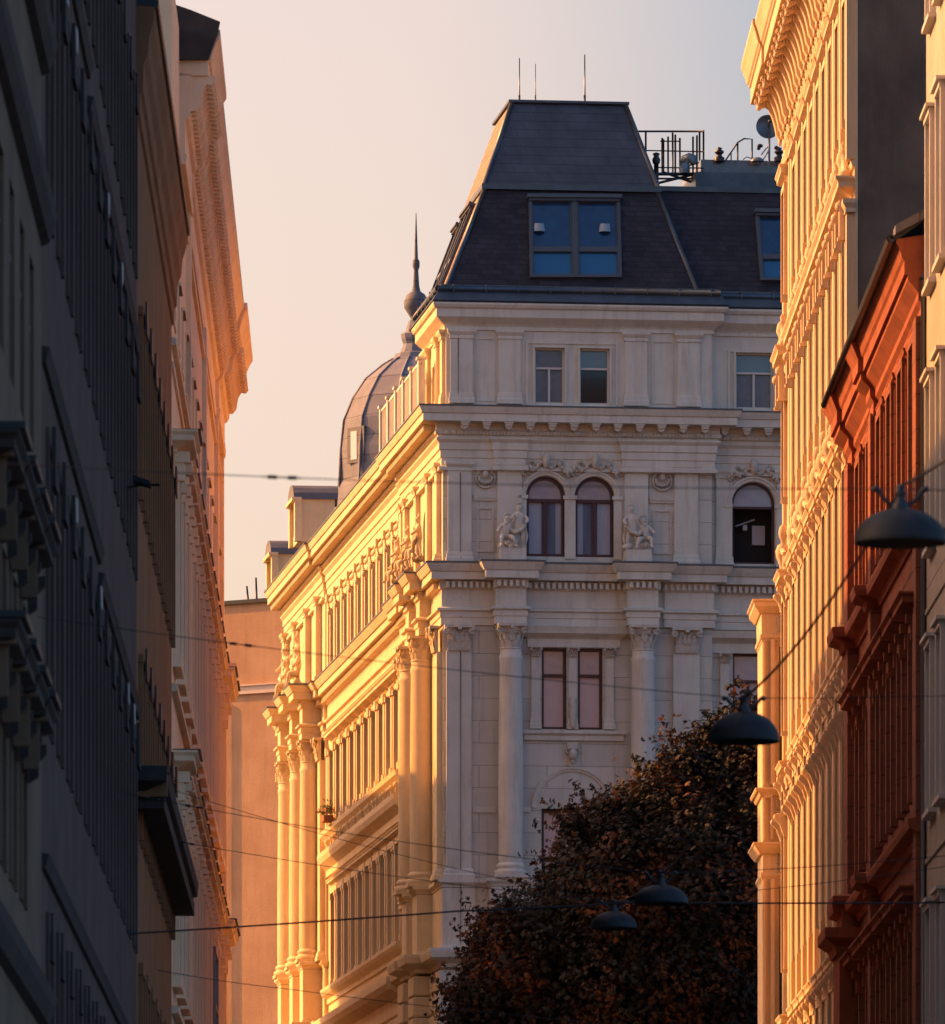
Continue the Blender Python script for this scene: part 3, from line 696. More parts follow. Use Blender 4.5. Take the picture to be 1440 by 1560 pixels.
window(PAL,aw[1][0],0,aw[1][2],.84,aw[1][3]-aw[1][2],'white','gdark',tr=.64,mull=False,pm2='gteal',ft=.05,label='window with the lower sash open and dark')
window(PAL,xa2,REC,aw2[0][2],1.06,aw2[0][3]-aw2[0][2],'white','ggrey',tr=.64,pm2='gteal',ft=.05)
for px in (703,776,969,1049): pilaster(PAL,cu(px),.62,ZC(614),ZC(501),.08,basewide=.03,panel=False)
for d in (.4,1.8,4.0,4.7): pilaster(PAL,-d,.5,ZC(614),ZC(501),.10,y=.03,xf=side,basewide=.03)
fs=MB()
def surround(mb,a,b,z0,z1,y,t=.07,p=.04):
    mb.box(a-t,a,y-p,y+.01,z0,z1+t);mb.box(b,b+t,y-p,y+.01,z0,z1+t);mb.box(a,b,y-p,y+.01,z1,z1+t)
surround(fs,cu(805),cu(938),ZC(614),ZC(521),0);surround(fs,aw[0][0]-.42,aw[0][0]+.42,ZC(612),ZC(527),0,.05,.06);surround(fs,aw[1][0]-.42,aw[1][0]+.42,ZC(612),ZC(527),0,.05,.06)
surround(fs,xa2-.68,xa2+.68,ZC(618),ZC(526),REC);surround(fs,xa2-.53,xa2+.53,ZC(619),C.z(535,9),REC,.05,.06)
for px0,px1 in ((725,755),(992,1026)): 
    a,b=cu(px0),cu(px1);surround(fs,a+.06,b-.06,ZC(608),ZC(516),0,.04,.03);fs.box(a+.02,b-.02,-.03,.01,ZC(608)-.04,ZC(608))
PAL.split('window_surround',fs,M['stone'])
ac=MB();ac.sweep([(.03,AE),(.03,0),(XR,0),(XR,REC),(XE,REC)],prof([(-.03,503),(.05,502),(.05,497),(.09,494),(.26,486),(.30,484),(.30,472),(.36,470),(.40,466),(.40,463),(.05,461),(-.03,461)]))
corner('attic_cornice',ac)
led=MB();led.sweep(path([],[],.0),[(-.02,ZC(617)+.02),(.75,ZC(622)+.02),(.75,ZC(622)-.02),(.73,ZC(622)-.02)]);PAL.part('sheet_metal_flashing',led,M['zinc'])
led=MB();led.sweep(path([(c1[0]-.38,c1[0]+.38,.52),(c2[0]-.38,c2[0]+.38,.52),(c2[0]+.7,XR,.08)],SLS),[(-.02,ZC(855)+.03),(.53,ZC(859)+.02),(.53,ZC(859)-.02),(.5,ZC(859)-.02)]);PAL.part('sheet_metal_flashing',led,M['zinc'])
# attic balustrade over the side
bal=MB(side)
for k in range(6):
    s=-(2.0+k*2.0);bal.box(s-.12,s+.12,-.53,-.35,ZC(618),ZC(533));bal.box(s-.16,s+.16,-.57,-.31,ZC(533),ZC(529))
    if k<5:
        for j in range(6): bal.box(s-.45-j*.25,s-.38-j*.25,-.48,-.42,ZC(612),ZC(538))
bal.box(-12.2,-1.8,-.49,-.40,ZC(539),ZC(535));bal.box(-12.2,-1.8,-.49,-.40,ZC(612),ZC(608));PAL.part('balustrade',bal,M['stone'])
# --- roof
zg=ZC(462)
rk=MB();rk.sweep([(.03,AE+.5),(.03,0),(XR,0),(XR,REC),(XE,REC)],prof([(0,463),(.38,462.5),(.42,460),(.15,438),(.15,434),(-.25,432)]));PAL.part('zinc_eaves',rk,M['zinc'])
gt=MB()
gp=[(-.22,AE+.4,ZC(441)),(-.22,-.22,ZC(441)),(XR+.2,-.22,ZC(441))];gt.tube([gp[0],gp[1]],.09,8);gt.tube([gp[1],gp[2]],.09,8);gt.tube([(XR+.2,REC-.2,ZC(442)),(XE,REC-.2,ZC(442))],.09,8)
for i in range(16):
    gt.box(.2+i*.9,.23+i*.9,(-.30 if .2+i*.9<XR+.2 else REC-.29),0 if .2+i*.9<XR+.2 else REC+.1,ZC(441)-.1,ZC(441)+.12)
for i in range(5): gt.box(-.30,0,.3+i*.95,.36+i*.95,ZC(441)-.12,ZC(441)+.12)
PAL.part('gutter',gt,M['zinc'])
zr0=ZC(436);zr1=ZC(287)+.05;zr2=ZC(157)-.0
xb0,xb1=.05,cu(1062);ym1=1.15;yt=2.2
xm0=C.ux(740,ym1);xm1=C.ux(1000,ym1);zm=C.z(286,3,ym1)
xt0=C.ux(780,yt);xt1=C.ux(953,yt);zt_=C.z(157,3,yt)
yb=5.0;ymb=C.uy(707,xm0);ytb=yt+3.7
A=[(xb0,0,zr0),(xb1,0,zr0),(xb1,yb,zr0),(xb0,yb,zr0)];B=[(xm0,ym1,zm),(xm1,ym1,zm),(xm1,ymb,zm),(xm0,ymb,zm)]
lo=MB();lo.hexa(A,B);PAL.part('roof',lo,M['slate'])
A2=[(xm0-.06,ym1-.06,zm),(xm1+.06,ym1-.06,zm),(xm1+.06,ymb+.06,zm),(xm0-.06,ymb+.06,zm)];B2=[(xt0,yt,zt_),(xt1,yt,zt_),(xt1,ytb,zt_),(xt0,ytb,zt_)]
up=MB();up.hexa(A2,B2);PAL.part('upper_roof',up,M['plate'])
ws=MB()   # cladding on the left slopes, the sun's orange glow painted into its colour
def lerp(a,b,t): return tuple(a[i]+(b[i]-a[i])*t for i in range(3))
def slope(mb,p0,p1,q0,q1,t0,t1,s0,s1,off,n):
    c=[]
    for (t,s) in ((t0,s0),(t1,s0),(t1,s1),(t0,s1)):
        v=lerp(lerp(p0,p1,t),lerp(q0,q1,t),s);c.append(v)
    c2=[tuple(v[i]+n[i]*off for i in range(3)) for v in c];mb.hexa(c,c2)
slope(ws,A2[0],A2[3],B2[0],B2[3],.02,.98,.02,.97,.025,(-.93,0,.35));slope(ws,A[0],A[3],B[0],B[3],.02,.98,.02,.97,.025,(-.93,0,.35));PAL.part('sunlit_slope',ws,M['platewarm'],label='sunlit warm-coloured left slope of the roof')
rg=MB()
for a,b in ((A[0],B[0]),(A[1],B[1]),(A2[0],B2[0]),(A2[1],B2[1]),(A[3],B[3])): rg.tube([a,b],.07,6)
rg.box(xt0-.1,xt1+.1,yt-.1,ytb+.1,zt_,zt_+.07);rg.box(xm0-.12,xm1+.12,ym1-.14,ymb+.12,zm-.08,zm+.07)
PAL.part('ridge_flashing',rg,M['zinc'])
# wing roof
xw0=xm1-.2;ywr=1.7;zwr=C.z(292,8,ywr)
wr=MB();wr.extx([(REC+.02,zr0-.02),(ywr,zwr),(9,zwr),(9,zr0)],xm1-.3,XE-.05);PAL.part('roof',wr,M['slate'],label='slate slope of the wing right of the roof tower')
wr=MB();wr.box(xm1+.05,XE,ywr-.06,ywr+.12,zwr-.02,zwr+.12);wr.box(C.ux(1060,3.2),XE,3.2,8,zwr,C.z(262,8,3.2));PAL.part('terrace_parapet',wr,M['zinc'])
wr=MB();wr.box(C.ux(1068,4.2),XE,4.2,8,C.z(262,8,3.2),C.z(243,8,4.2));PAL.part('roof_housing',wr,M['ggrey'])
rb=MB();rb.sweep([(.03,DL-.5),(.03,AE+.5),(.6,AE+.5)],prof([(.3,618),(.3,612),(-.6,608)]));rb.extx([(0,0)]*0+[(AE,Z1),(DL,Z1),(DL,Z1+.25),(AE,Z1+.25)],.1,XE-.1)
PAL.part('low_roof',rb,M['lead'])
# roof windows
def skylight(T,corners,nrm,cols,rows,split,fm='greyf',mats=('gblue','gblue2'),fw=.09,par=None):
    """corners: bl,br,tr,tl on the slope"""
    bl,br,tr,tl=[Vector(c) for c in corners];n=Vector(nrm).normalized();mb=MB()
    def pt(u,v,o): return tuple((bl.lerp(br,u)).lerp(tl.lerp(tr,u),v)+n*o)
    W=(br-bl).length;H=(tl-bl).length
    def bar(u0,u1,v0,v1,o0,o1): mb.hexa([pt(u0,v0,o0),pt(u1,v0,o0),pt(u1,v1,o0),pt(u0,v1,o0)],[pt(u0,v0,o1),pt(u1,v0,o1),pt(u1,v1,o1),pt(u0,v1,o1)])
    fu,fv=fw/W,fw/H
    bar(0,1,0,fv,-.05,.12);bar(0,1,1-fv,1,-.05,.16);bar(0,fu,fv,1-fv,-.05,.12);bar(1-fu,1,fv,1-fv,-.05,.12)
    for c in range(1,cols): bar(c/cols-fu*.8,c/cols+fu*.8,fv,1-fv,-.05,.12)
    for c in range(cols): 
        a,b=c/cols+fu*.8,(c+1)/cols-fu*.8
        bar(a,b,split-fv*.9,split+fv*.9,-.05,.10)
        for (u0,u1) in ((a,a+fu*.6),(b-fu*.6,b)): bar(u0,u1,fv,1-fv,-.04,.07)
    bar(-.02,1.02,1-.2*fv,1+fv*1.1,-.02,.22)
    o=T.part('roof_window',mb,M[fm])
    for c in range(cols):
        a,b=c/cols+fu*.8,(c+1)/cols-fu*.8
        for k,(v0,v1) in enumerate(((fv,split-fv),(split+fv,1-fv))):
            q=MB();q.add([pt(a,v0,.02),pt(b,v0,.02),pt(b,v1,.02),pt(a,v1,.02)],[(0,1,2,3)]);T.part('pane',q,M[mats[1] if k==0 else mats[0]],o)
    return pt,o
def onfront(px,py):      # point on lower front slope
    t=(ZC(py)-zr0)/(zm-zr0);y=ym1*t
    for _ in range(3): z=C.z(py,cu(px,y),y);t=(z-zr0)/(zm-zr0);y=ym1*t
    return (C.ux(px,y),y,z)
nf=(0,-(zm-zr0),ym1)
pt,ro=skylight(PAL,[onfront(807,425),onfront(947,425),onfront(944,306),onfront(805,305)],nf,2,2,.36)
for u in (.11,.83):
    c=pt(u,.64,.045);q=MB();q.lathe(c[0],c[1],[(.17,c[2]-.11),(.14,c[2]+.11)],12);q.lathe(c[0],c[1],[(.02,c[2]-.3),(.02,c[2]-.13)],6);PAL.part('reading_lamp',q,M['shade'],ro)
def onwing(px,py):
    y=0.6
    for _ in range(4):
        x=C.ux(px,y);z=C.z(py,x,y);y=REC+(z-zr0)/(zwr-zr0)*(ywr-REC)
    return (C.ux(px,y),y,z)
skylight(PAL,[onwing(1158,430),onwing(1222,430),onwing(1222,329),onwing(1150,328)],(0,-(zwr-zr0),ywr-REC),1,2,.36)
nl=(-(zm-zr0),0,xm0-xb0)
def onleft(d,t): p=lerp(A[0],A[3],d);q=lerp(B[0],B[3],d);return lerp(p,q,t)
skylight(PAL,[onleft(.62,.06),onleft(.28,.06),onleft(.22,.86),onleft(.66,.86)],nl,2,2,.36)
skylight(PAL,[onleft(.95,.06),onleft(.68,.06),onleft(.72,.8),onleft(.98,.8)],nl,1,2,.36)
# --- dome with spire
dx,dy=-0+0,0
wx,wy=P(634,0,255).x,255.0
ddx,ddy=wx-C.kx,wy-C.ky;lx=ddx*C.c+ddy*C.s;ly=-ddx*C.s+ddy*C.c
zd=lambda py:EYE+(HZ-py)*255/F; rr=lambda d:d*1.0*255/F if d<60 else d*1.01*255/F
D=MB();D.lathe(lx,ly,[(rr(124),zd(790)),(rr(120),zd(745)),(rr(116),zd(735)),(rr(117),zd(690)),(rr(112),zd(645)),(rr(98),zd(610)),(rr(78),zd(580)),(rr(52),zd(558)),(rr(36),zd(548)),(rr(32),zd(540)),(rr(25),zd(538)),(rr(20),zd(525)),(rr(23),zd(516)),(rr(24),zd(510)),(rr(17),zd(506)),(rr(12),zd(490))],12,a0=PI/12-C.a,a1=PI/12-C.a+2*PI,smooth=False)
dome=PAL.part('dome',D,M['domem'],label='ribbed sheet-metal dome behind the attic')
rb=MB()
for k in range(12):
    a=PI/12-C.a+2*PI*k/12
    rb.tube([(lx+rr(r)*math.cos(a),ly+rr(r)*math.sin(a),zd(z)) for r,z in ((120,745),(117,690),(112,645),(98,610),(78,580),(52,558),(36,548))],.045,5)
PAL.part('rib',rb,M['domem'],dome)
dw=MB();a=PI-C.a+PI*.0-.35
ca,sa=math.cos(PI+.55),math.sin(PI+.55)
def dpt(r,t,z): return (lx+r*ca-t*sa,ly+r*sa+t*ca,z)
r0=rr(108);dw.hexa([dpt(r0-.3,-.42,zd(714)),dpt(r0+.14,-.42,zd(714)),dpt(r0+.14,.42,zd(714)),dpt(r0-.3,.42,zd(714))],[dpt(r0-.3,-.42,zd(660)),dpt(r0+.14,-.42,zd(660)),dpt(r0+.14,.42,zd(660)),dpt(r0-.3,.42,zd(660))]);do=PAL.part('dormer',dw,M['lead'],dome)
dw=MB();dw.hexa([dpt(r0,-.24,zd(709)),dpt(r0+.15,-.24,zd(709)),dpt(r0+.15,.06,zd(709)),dpt(r0,.06,zd(709))],[dpt(r0,-.24,zd(666)),dpt(r0+.15,-.24,zd(666)),dpt(r0+.15,.06,zd(666)),dpt(r0,.06,zd(666))]);PAL.part('opening_sky_pane',dw,M['gsky'],dome)  # pale solid box painted as the sky seen through the dormer
sp=MB();sp.lathe(lx,ly,[(rr(12),zd(492)),(rr(8),zd(486)),(rr(10),zd(482)),(rr(18),zd(470)),(rr(19),zd(460)),(rr(14),zd(449)),(rr(7),zd(444)),(rr(5),zd(436)),(rr(3.5),zd(412)),(rr(5.5),zd(406)),(rr(5.5),zd(398)),(rr(3),zd(394)),(rr(1.8),zd(360)),(rr(.5),zd(324))],14);PAL.part('spire',sp,M['lead'],dome)
# --- dormers over the far bay
def dormer(px,pyt,pyb,x,hw,dep,label):
    d=C.uy(px,x);zt=C.z(pyt,x,d);zb2=C.z(pyb,x,d);mb=MB(side)
    mb.box(-d-hw,-d+hw,x,x+dep,zb2,zt-.55);o=PAL.part('dormer',mb,M['ochre'],label=label)
    r=MB(side);pts=[(-d-hw-.1,zt-.55)]+[(-d+(hw+.1)*-math.cos(PI*k/8),zt-.55+.55*math.sin(PI*k/8)) for k in range(1,8)]+[(-d+hw+.1,zt-.55)]
    r.ext(pts,x-.15,x+dep+1.4);PAL.part('dormer_roof',r,M['lead'],o)
    f=MB(side);f.box(-d-hw-.14,-d-hw+.2,x-.12,x+.1,zb2,zt-.5);f.box(-d+hw-.2,-d+hw+.14,x-.12,x+.1,zb2,zt-.5);f.box(-d-hw-.16,-d+hw+.16,x-.22,x+.1,zt-.62,zt-.5);PAL.part('dormer_frame',f,M['ochre'],o)
    w=MB(side);w.box(-d-.45,-d+.45,x-.04,x+.02,zb2+.3,zt-.75);PAL.part('window',w,M['gdark'],o)
dormer(450,740,830,-.1,.95,1.2,'nearer roof dormer with barrel top');dormer(415,824,905,-.3,.95,1.0,'farther roof dormer at the end of the side')
wr=MB(side);wr.box(-40,-33,.9,3.0,Z1,Z1+1.0);PAL.part('roof_housing',wr,M['rose'])
# --- side wing details
Phs=[proto(hood_mb(1.6,.30,.30),'window_hood',M['ochre']),proto(hood_mb(1.6,.22,.26),'window_hood',M['ochre']),proto(hood_mb(1.7,.20,.22),'window_hood',M['ochre']),proto(hood_mb(1.9,.30,.3),'window_sill',M['ochre'])]
sur=MB()
for s in(-1,1):
    sur.box(s*.72-.12,s*.72+.12,-.13,.01,0,2.45);sur.box(s*.72-.16,s*.72+.16,-.17,.01,2.3,2.45);sur.box(s*.72-.16,s*.72+.16,-.16,.01,0,.15)
sur.box(-.9,.9,-.1,.01,2.45,2.6)
Psur=proto(sur,'window_surround',M['ochre'])
sur=MB()
for s in(-1,1): sur.box(s*.70-.10,s*.70+.10,-.10,.01,0,2.0);sur.ell((s*.70,-.12,1.92),(.09,.07,.10),7,5);sur.box(s*.7-.13,s*.7+.13,-.16,.01,2.02,2.08);sur.box(s*.7-.14,s*.7+.14,-.15,.01,-.0,.12)
sur.box(-.82,.82,-.1,.01,2.0,2.2)
for k in range(3): sur.ell((-.3+k*.3,-.10,2.24),(.12,.07,.10),7,5)
Psur2=proto(sur,'window_surround',M['ochre'])
bk=MB();bk.ext([(-.07,0),(.07,0),(.09,.4),(-.09,.4)],-.22,0);bk.ell((0,-.2,.34),(.1,.08,.09),7,5);Pbk=proto(bk,'console',M['ochre'])
pz=MB()
pz.box(-.2,.2,-.20,.01,0,2.55);pz.box(-.25,.25,-.26,.01,2.35,2.6);pz.box(-.25,.25,-.25,.01,0,.2);Ppz=proto(pz,'pilaster',M['ochre'])
for i,d in enumerate(AX):
    window(PAL,0,d,zp0,1.15,zp1-zp0,'frame','gdark',-PI/2,rec=.22);window(PAL,0,d,zt0,1.1,zt1-zt0,'frame','gdark',-PI/2,rec=.22);window(PAL,0,d,zl0,1.15,zl1-zl0,'frame','gdark',-PI/2,rec=.22)
    PAL.place('window_surround',Psur,0,d,zp0-.02,-PI/2);PAL.place('window_surround',Psur2,0,d,zt0-.02,-PI/2)
    PAL.place('window_hood',Phs[0],0,d,zp1+.28,-PI/2);PAL.place('window_sill',Phs[3],0,d,zp0-.36,-PI/2)
    PAL.place('window_surround',Psur,0,d,zl0,-PI/2,sc=(1,.7,1.2))
    PAL.place('window_hood',Phs[2],0,d,zl1+.1,-PI/2)
    for s in (-.62,.62): PAL.place('console',Pbk,0,d+s,zp0-.78,-PI/2)
for i in range(11):
    d=AX[0]-1.03+2.06*i
    PAL.place('pilaster',Ppz,0,d,zp0-.02,-PI/2,sc=(.9,.8,.98));PAL.place('pilaster',Ppz,0,d,zt0,-PI/2,sc=(.9,.75,.95))
for s,w,zb,zt,ar in nops+fops: window(PAL,-.08,-s,zb,w-.01,zt-zb,'frame','gdark',-PI/2,arch=ar,rec=.22)
sl=MB(side)
sl.sweep([(-FP,.0),(-NB,.0)],[(0,22.55),(.08,22.55),(.08,22.75),(.3,22.95),(.36,23.1),(.36,23.25),(0,23.3)])
sl.sweep([(-FP,.0),(-NB,.0)],[(0,18.55),(.06,18.55),(.06,18.7),(.2,18.8),(.26,18.9),(.26,19.0),(0,19.02)])
sl.sweep([(-FP,.0),(-NB,.0)],[(0,17.1),(.1,17.1),(.1,17.4),(.45,17.6),(.55,17.75),(.55,17.95),(0,18.0)])
PAL.split('string_course',sl,M['ochre'])
sc2=MB(side)
sc2.sweep([(-FP,.0),(-NB,.0)],[(0,zp0-.42),(.12,zp0-.42),(.12,zp0-.36),(.28,zp0-.2),(.3,zp0-.06),(0,zp0-.04)]);PAL.part('sill_course',sc2,M['ochre'])
# geranium box on the far sill, downpipe hooks
fp=MB();d=sd(499,-.4);fp.box(-.55,-.25,d-.4,d+.4,zp0+.0,zp0+.18);PAL_pot=Thing('flower_box',C,(-.4,d,zp0-.04),'small balcony flower box with green leaves and red blooms on the sunlit side sill','flower box')
PAL_pot.part('box',fp,M['brown']);
lv=MB();bm_=MB()
for k in range(120):
    c=(-.4+random.gauss(0,.12),d+random.uniform(-.4,.4),zp0+.25+abs(random.gauss(0,.16)));t=random.uniform(0,6)
    q=(bm_ if k%5==0 else lv);r=.05;q.add([(c[0]+r*math.cos(t),c[1]+r*math.sin(t),c[2]-r),(c[0]-r*math.sin(t),c[1]+r,c[2]),(c[0]-r,c[1]-r*math.cos(t),c[2]+r),(c[0],c[1]-r,c[2])],[(0,1,2,3)])
M['leafg']=mat('green_leaf',(.05,.12,.03),.6);M['bloom']=mat('red_bloom',(.6,.03,.02),.6)
PAL_pot.part('leaves',lv,M['leafg']);PAL_pot.part('blooms',bm_,M['bloom'])
# lightning conductor wire down the corner
wp=MB();wp.tube([(.42,-.2,ZC(1440)),(.42,-.2,ZC(1345))],.012,4);wp.tube([(.42,-.17,ZC(1330)),(.42,-.17,ZC(960))],.012,4);wp.tube([(.42,-.12,ZC(850)),(.42,-.12,ZC(720))],.012,4);wp.tube([(.36,-.1,ZC(612)),(.36,-.1,ZC(505))],.012,4)
for k in range(26): wp.ell((.42,-.18,ZC(700+k*30)),(.02,.02,.02),5,3)
PAL.part('lightning_conductor',wp,M['steel'])
# ================================================================ STREET WALLS
AS=math.atan2(-155/F,1.0)   # street direction: dx/dY
WR=9.58; WL=3.28
RF=Frame(WR,0,math.atan2(-1,155/F))      # right row: local x=-distance
LF=Frame(-WL,0,math.atan2(1,-155/F))     # left row : local x= distance
zr=lambda py,Y:EYE+(HZ-py)*Y/F
def Ywall(px,W=WR): return W*F/abs(px-565)
# ---------------------------------------------------------------- yellow palace (right)
Y0,Y1,YB=163.7,186.2,190.0
YEL=Thing('yellow_palace',RF,(-Y0,0,ground(176)-.6),'tall yellow cream palace with window hoods and deep bracketed cornice right of the grey palace','building')
AXR=[165.0+2.42*k for k in range(9)]; AXB=188.1
zt=35.75
LV=[(29.9,32.3),(25.3,28.1),(20.0,23.0),(14.6,18.7),(9.6,12.9)]
RO=.06
w=MB();ops=[(-Y,1.05,a,b,False) for Y in AXR for a,b in LV]
w.wall(-Y1,-Y0,ZG-3,zt,ops,.3);w.wall(-YB,-Y1,ZG-3,zt,[(-AXB,1.0,a,b,False) for a,b in LV],.3,y=-RO)
w.quad((-Y1,-RO,ZG-3),(-Y1,0,ZG-3),(-Y1,0,zt),(-Y1,-RO,zt));w.quad((-YB,-RO,ZG-3),(-YB,12,ZG-3),(-YB,12,zt),(-YB,-RO,zt))
YEL.part('wall',w,M['cream'])
w=MB();w.box(-YB+.3,-Y0-.4,1.1,11.5,ZG-3,zt-.2);YEL.part('inner_partition',w,M['interior'])
w=MB();w.box(-Y0-.3,-Y0+.0,.06,12,ZG-3,zt+2.5);YEL.part('firewall',w,M['fire'],label='bare dark brown end wall above the red house')
w=MB();w.box(-Y0-.25,-Y0+.012,.0,.06,ZG-3,zt+.3);YEL.part('corner_strip',w,M['cream'])
w=MB();w.extx([(.2,zt+.5),(5,zt+4),(12,zt+4),(12,zt+.4)],-YB,-Y0-.3);YEL.part('roof',w,M['lead'])
# cornice
cp=[(-YB,1.5),(-YB,-RO),(-Y1,-RO),(-Y1,0),(-Y0,0)]
q=MB()
q.sweep(cp,[(-.02,33.15),(.06,33.15),(.1,33.25),(.1,33.3),(.04,33.32),(.04,33.9),(.1,33.92),(.12,34.0),(.12,34.55),(.18,34.6),(.18,34.75),(-.02,34.8)])
q.sweep(cp,[(-.02,34.76),(.76,34.76),(.76,35.12),(.80,35.15),(.80,35.2),(.84,35.24),(.92,35.5),(.97,35.62),(.97,35.72),(-.02,35.85)])
YEL.part('cornice',q,M['cream'])
q=MB();q.box(-Y0-1.9,-Y0-.02,-1.32,-.2,34.9,35.66);
br=MB()
pts=[(-.02,-.02),(-.88,-.02),(-.9,-.12),(-.84,-.22),(-.72,-.27),(-.62,-.22),(-.5,-.28),(-.38,-.5),(-.3,-.72),(-.26,-.9),(-.16,-1.02),(-.06,-.98),(-.02,-.9)]
br.extx(pts,-.15,.15);br.ring((-.155,-.74,-.14),.08,.025,0,2*PI,10,4,'x');br.ring((.155,-.74,-.14),.08,.025,0,2*PI,10,4,'x');br.ell((0,-.8,-.27),(.07,.08,.06),8,5)
br.ell((0,-.14,-1.05),(.06,.06,.10),7,5);br.ell((0,-.91,-.12),(.08,.03,.06),7,5)
for s in (-1,1):
    for k in range(5): br.ell((s*.16,-.28-.09*k,-.25-.01*k+ (.12 if k<2 else .1)),(.02,.045,.06),5,4)
Pbr=proto(br,'bracket',M['cream'])
n=27
for i in range(n):
    Y=164.2+i*.98
    YEL.place('bracket',Pbr,-Y,-.03 if Y<Y1 else -.03-RO,34.76,sc=(1,.74,1))

fr=MB();sf=MB()
for i in range(52):
    Y=164.0+i*.49; y=-.04 if Y<Y1 else -.04-RO
    fr.ring((-Y,y-.03,33.6),.17,.035,.6,2*PI-.6,12,4)
    fr.ell((-Y-.245,y-.04,33.6),(.04,.03,.12),5,4)
    sf.ring((-Y,y-.56,34.72),.09,.03,0,2*PI,8,4) if False else sf.ell((-Y,y-.0-.62,34.75),(.07,.06,.03),8,4)
YEL.part('scroll_frieze',fr,M['cream']);YEL.part('soffit_rosettes',sf,M['cream'])
# window units
def su(wd,h,t,p,ins=True):
    mb=MB()
    for s in(-1,1):
        mb.box(s*(wd/2+t*.5)-t*.5,s*(wd/2+t*.5)+t*.5,-p,.01,0,h)
        mb.box(s*(wd/2+t*1.0+.05)-.05,s*(wd/2+t+.05)+.05,-p*.5,.01,0,h)
    mb.box(-wd/2-t,wd/2+t,-p,.01,h,h+t);return mb
Psa=proto(su(1.05,2.4,.14,.16),'window_surround',M['cream'])
Phood=proto(hood_mb(1.5,.28,.34),'window_hood',M['cream'])
sg=hood_mb(1.7,.38,.42);sg.ext([(-.85,-.75),(-.62,-.75),(-.62,0),(-.85,0)],-.28,0);sg.ext([(.62,-.75),(.85,-.75),(.85,0),(.62,0)],-.28,0)
for s in(-1,1): sg.ell((s*.735,-.29,-.12),(.10,.07,.10),8,6);sg.box(s*.735-.13,s*.735+.13,-.31,-.0,-.80,-.73)
Pbalc=proto(sg,'window_hood',M['cream']);Pscr=proto(scroll_mb(),'scroll_ornament',M['cream']);Pbust=proto(bust_mb(),'bust',M['cream'])
con=MB();
for s in(-1,1): con.extx([(-.02,0),(-.3,0),(-.32,-.1),(-.22,-.2),(-.14,-.45),(-.06,-.5),(-.02,-.45)],s*.72-.09,s*.72+.09);con.ell((s*.72,-.24,-.06),(.11,.1,.08),7,5)
con.box(-.95,.95,-.12,.01,-.03,.03);Pcon=proto(con,'console',M['cream'])
pl=MB();pl.box(-.27,.27,-.16,.01,0,1);Ppl=proto(pl,'pilaster',M['cream'])
plc=MB();plc.sweep([(-.27,.01),(-.27,-.16),(.27,-.16),(.27,.01)],[(0,0),(.03,0),(.03,.06),(.02,.08),(.08,.18),(.08,.26),(0,.27)]);Pplc=proto(plc,'pilaster_cap',M['cream'])
for k,Y in enumerate(AXR+[AXB]):
    y=0 if k<9 else -RO
    for (a,b) in LV: 
        window(YEL,-Y,y,a,1.03,b-a,'greyf','gdark',rec=.2);
    for (a,b) in LV: YEL.place('window_surround',Psa,-Y,y,a,sc=(1,1,(b-a)/2.4))
    YEL.place('window_hood',Phood,-Y,y,32.45);YEL.place('window_hood',Pbalc,-Y,y,28.25)
    YEL.place('scroll_ornament',Pscr,-Y,y,28.7,sc=(1,1.2,1.15))
    YEL.place('window_hood',Phood,-Y,y,23.25,sc=(1,1.15,1.1));YEL.place('console',Pcon,-Y,y,23.25);YEL.place('bust',Pbust,-Y,y,23.6,sc=(.85,1.05,1.2))
    YEL.place('window_hood',Phood,-Y,y,18.95);YEL.place('console',Pcon,-Y,y,18.1,sc=(1.0,1.2,1.1));YEL.place('console',Pcon,-Y,y,18.95)
    YEL.place('window_hood',Phood,-Y,y,13.2,sc=(1,1,1));YEL.place('console',Pcon,-Y,y,13.2)
for k in range(10):
    Y=(163.95 if k==0 else AXR[0]-1.21+2.42*k) if k<10 else 0
    y=0
    for z0,z1 in ((29.0,33.1),(24.0,28.2),(19.3,23.2),(13.6,18.9),(ZG-3,13.1)):
        YEL.place('pilaster',Ppl,-Y,y,z0,sc=(1 if k else .75,1,z1-z0));YEL.place('pilaster_cap',Pplc,-Y,y,z1-.27)
for Y in (186.9,189.5):
    for z0,z1 in ((29.0,33.1),(24.0,28.2),(19.3,23.2),(13.6,18.9),(ZG-3,13.1)):
        YEL.place('pilaster',Ppl,-Y,-RO,z0,sc=(1,.5,z1-z0));YEL.place('pilaster_cap',Pplc,-Y,-RO,z1-.27,sc=(1,.7,1))
q=MB()
for z in (28.95,24.0): q.sweep(cp[1:],[(0,z-.1),(.05,z-.1),(.08,z),(.0,z+.03)])
YEL.part('string_course',q,M['cream'])
# bay window at the far end
Yb=190.4
BAY=Thing('bay_window',RF,(-Yb-1,0,9.0),'narrow carved oriel bay at the far end of the yellow palace, before the tree','bay window')
xx=lambda px:-RF.uy(px,-Yb) if False else RF.uy(px,-Yb)
bx0=RF.uy(1162,-Yb);bx1=.4   # local y of left face (negative=outwards)
q=MB();zb_=lambda py:zr(py,Yb)
q.box(-Yb-2.4,-Yb,bx0,bx1,zb_(1620),zb_(960));BAY.part('wall',q,M['cream'])
q=MB()
bp=[(-Yb-2.4,.4),(-Yb-2.4,bx0),(-Yb,bx0),(-Yb,.4)]
def bl_(y0,y1,d): 
    q.sweep(bp,[(-.02,zb_(y1)-.12),(d*.3,zb_(y1)-.1),(d*.8,zb_(y1)+.05),(d*.8,zb_(y0)-.08),(d,zb_(y0)-.04),(d,zb_(y0)),(-.02,zb_(y0)+.02)])
bl_(914,928,.24);bl_(968,966+4,.06);bl_(1201,1206,.17);bl_(1284,1294,.22);bl_(1331,1333,.05)
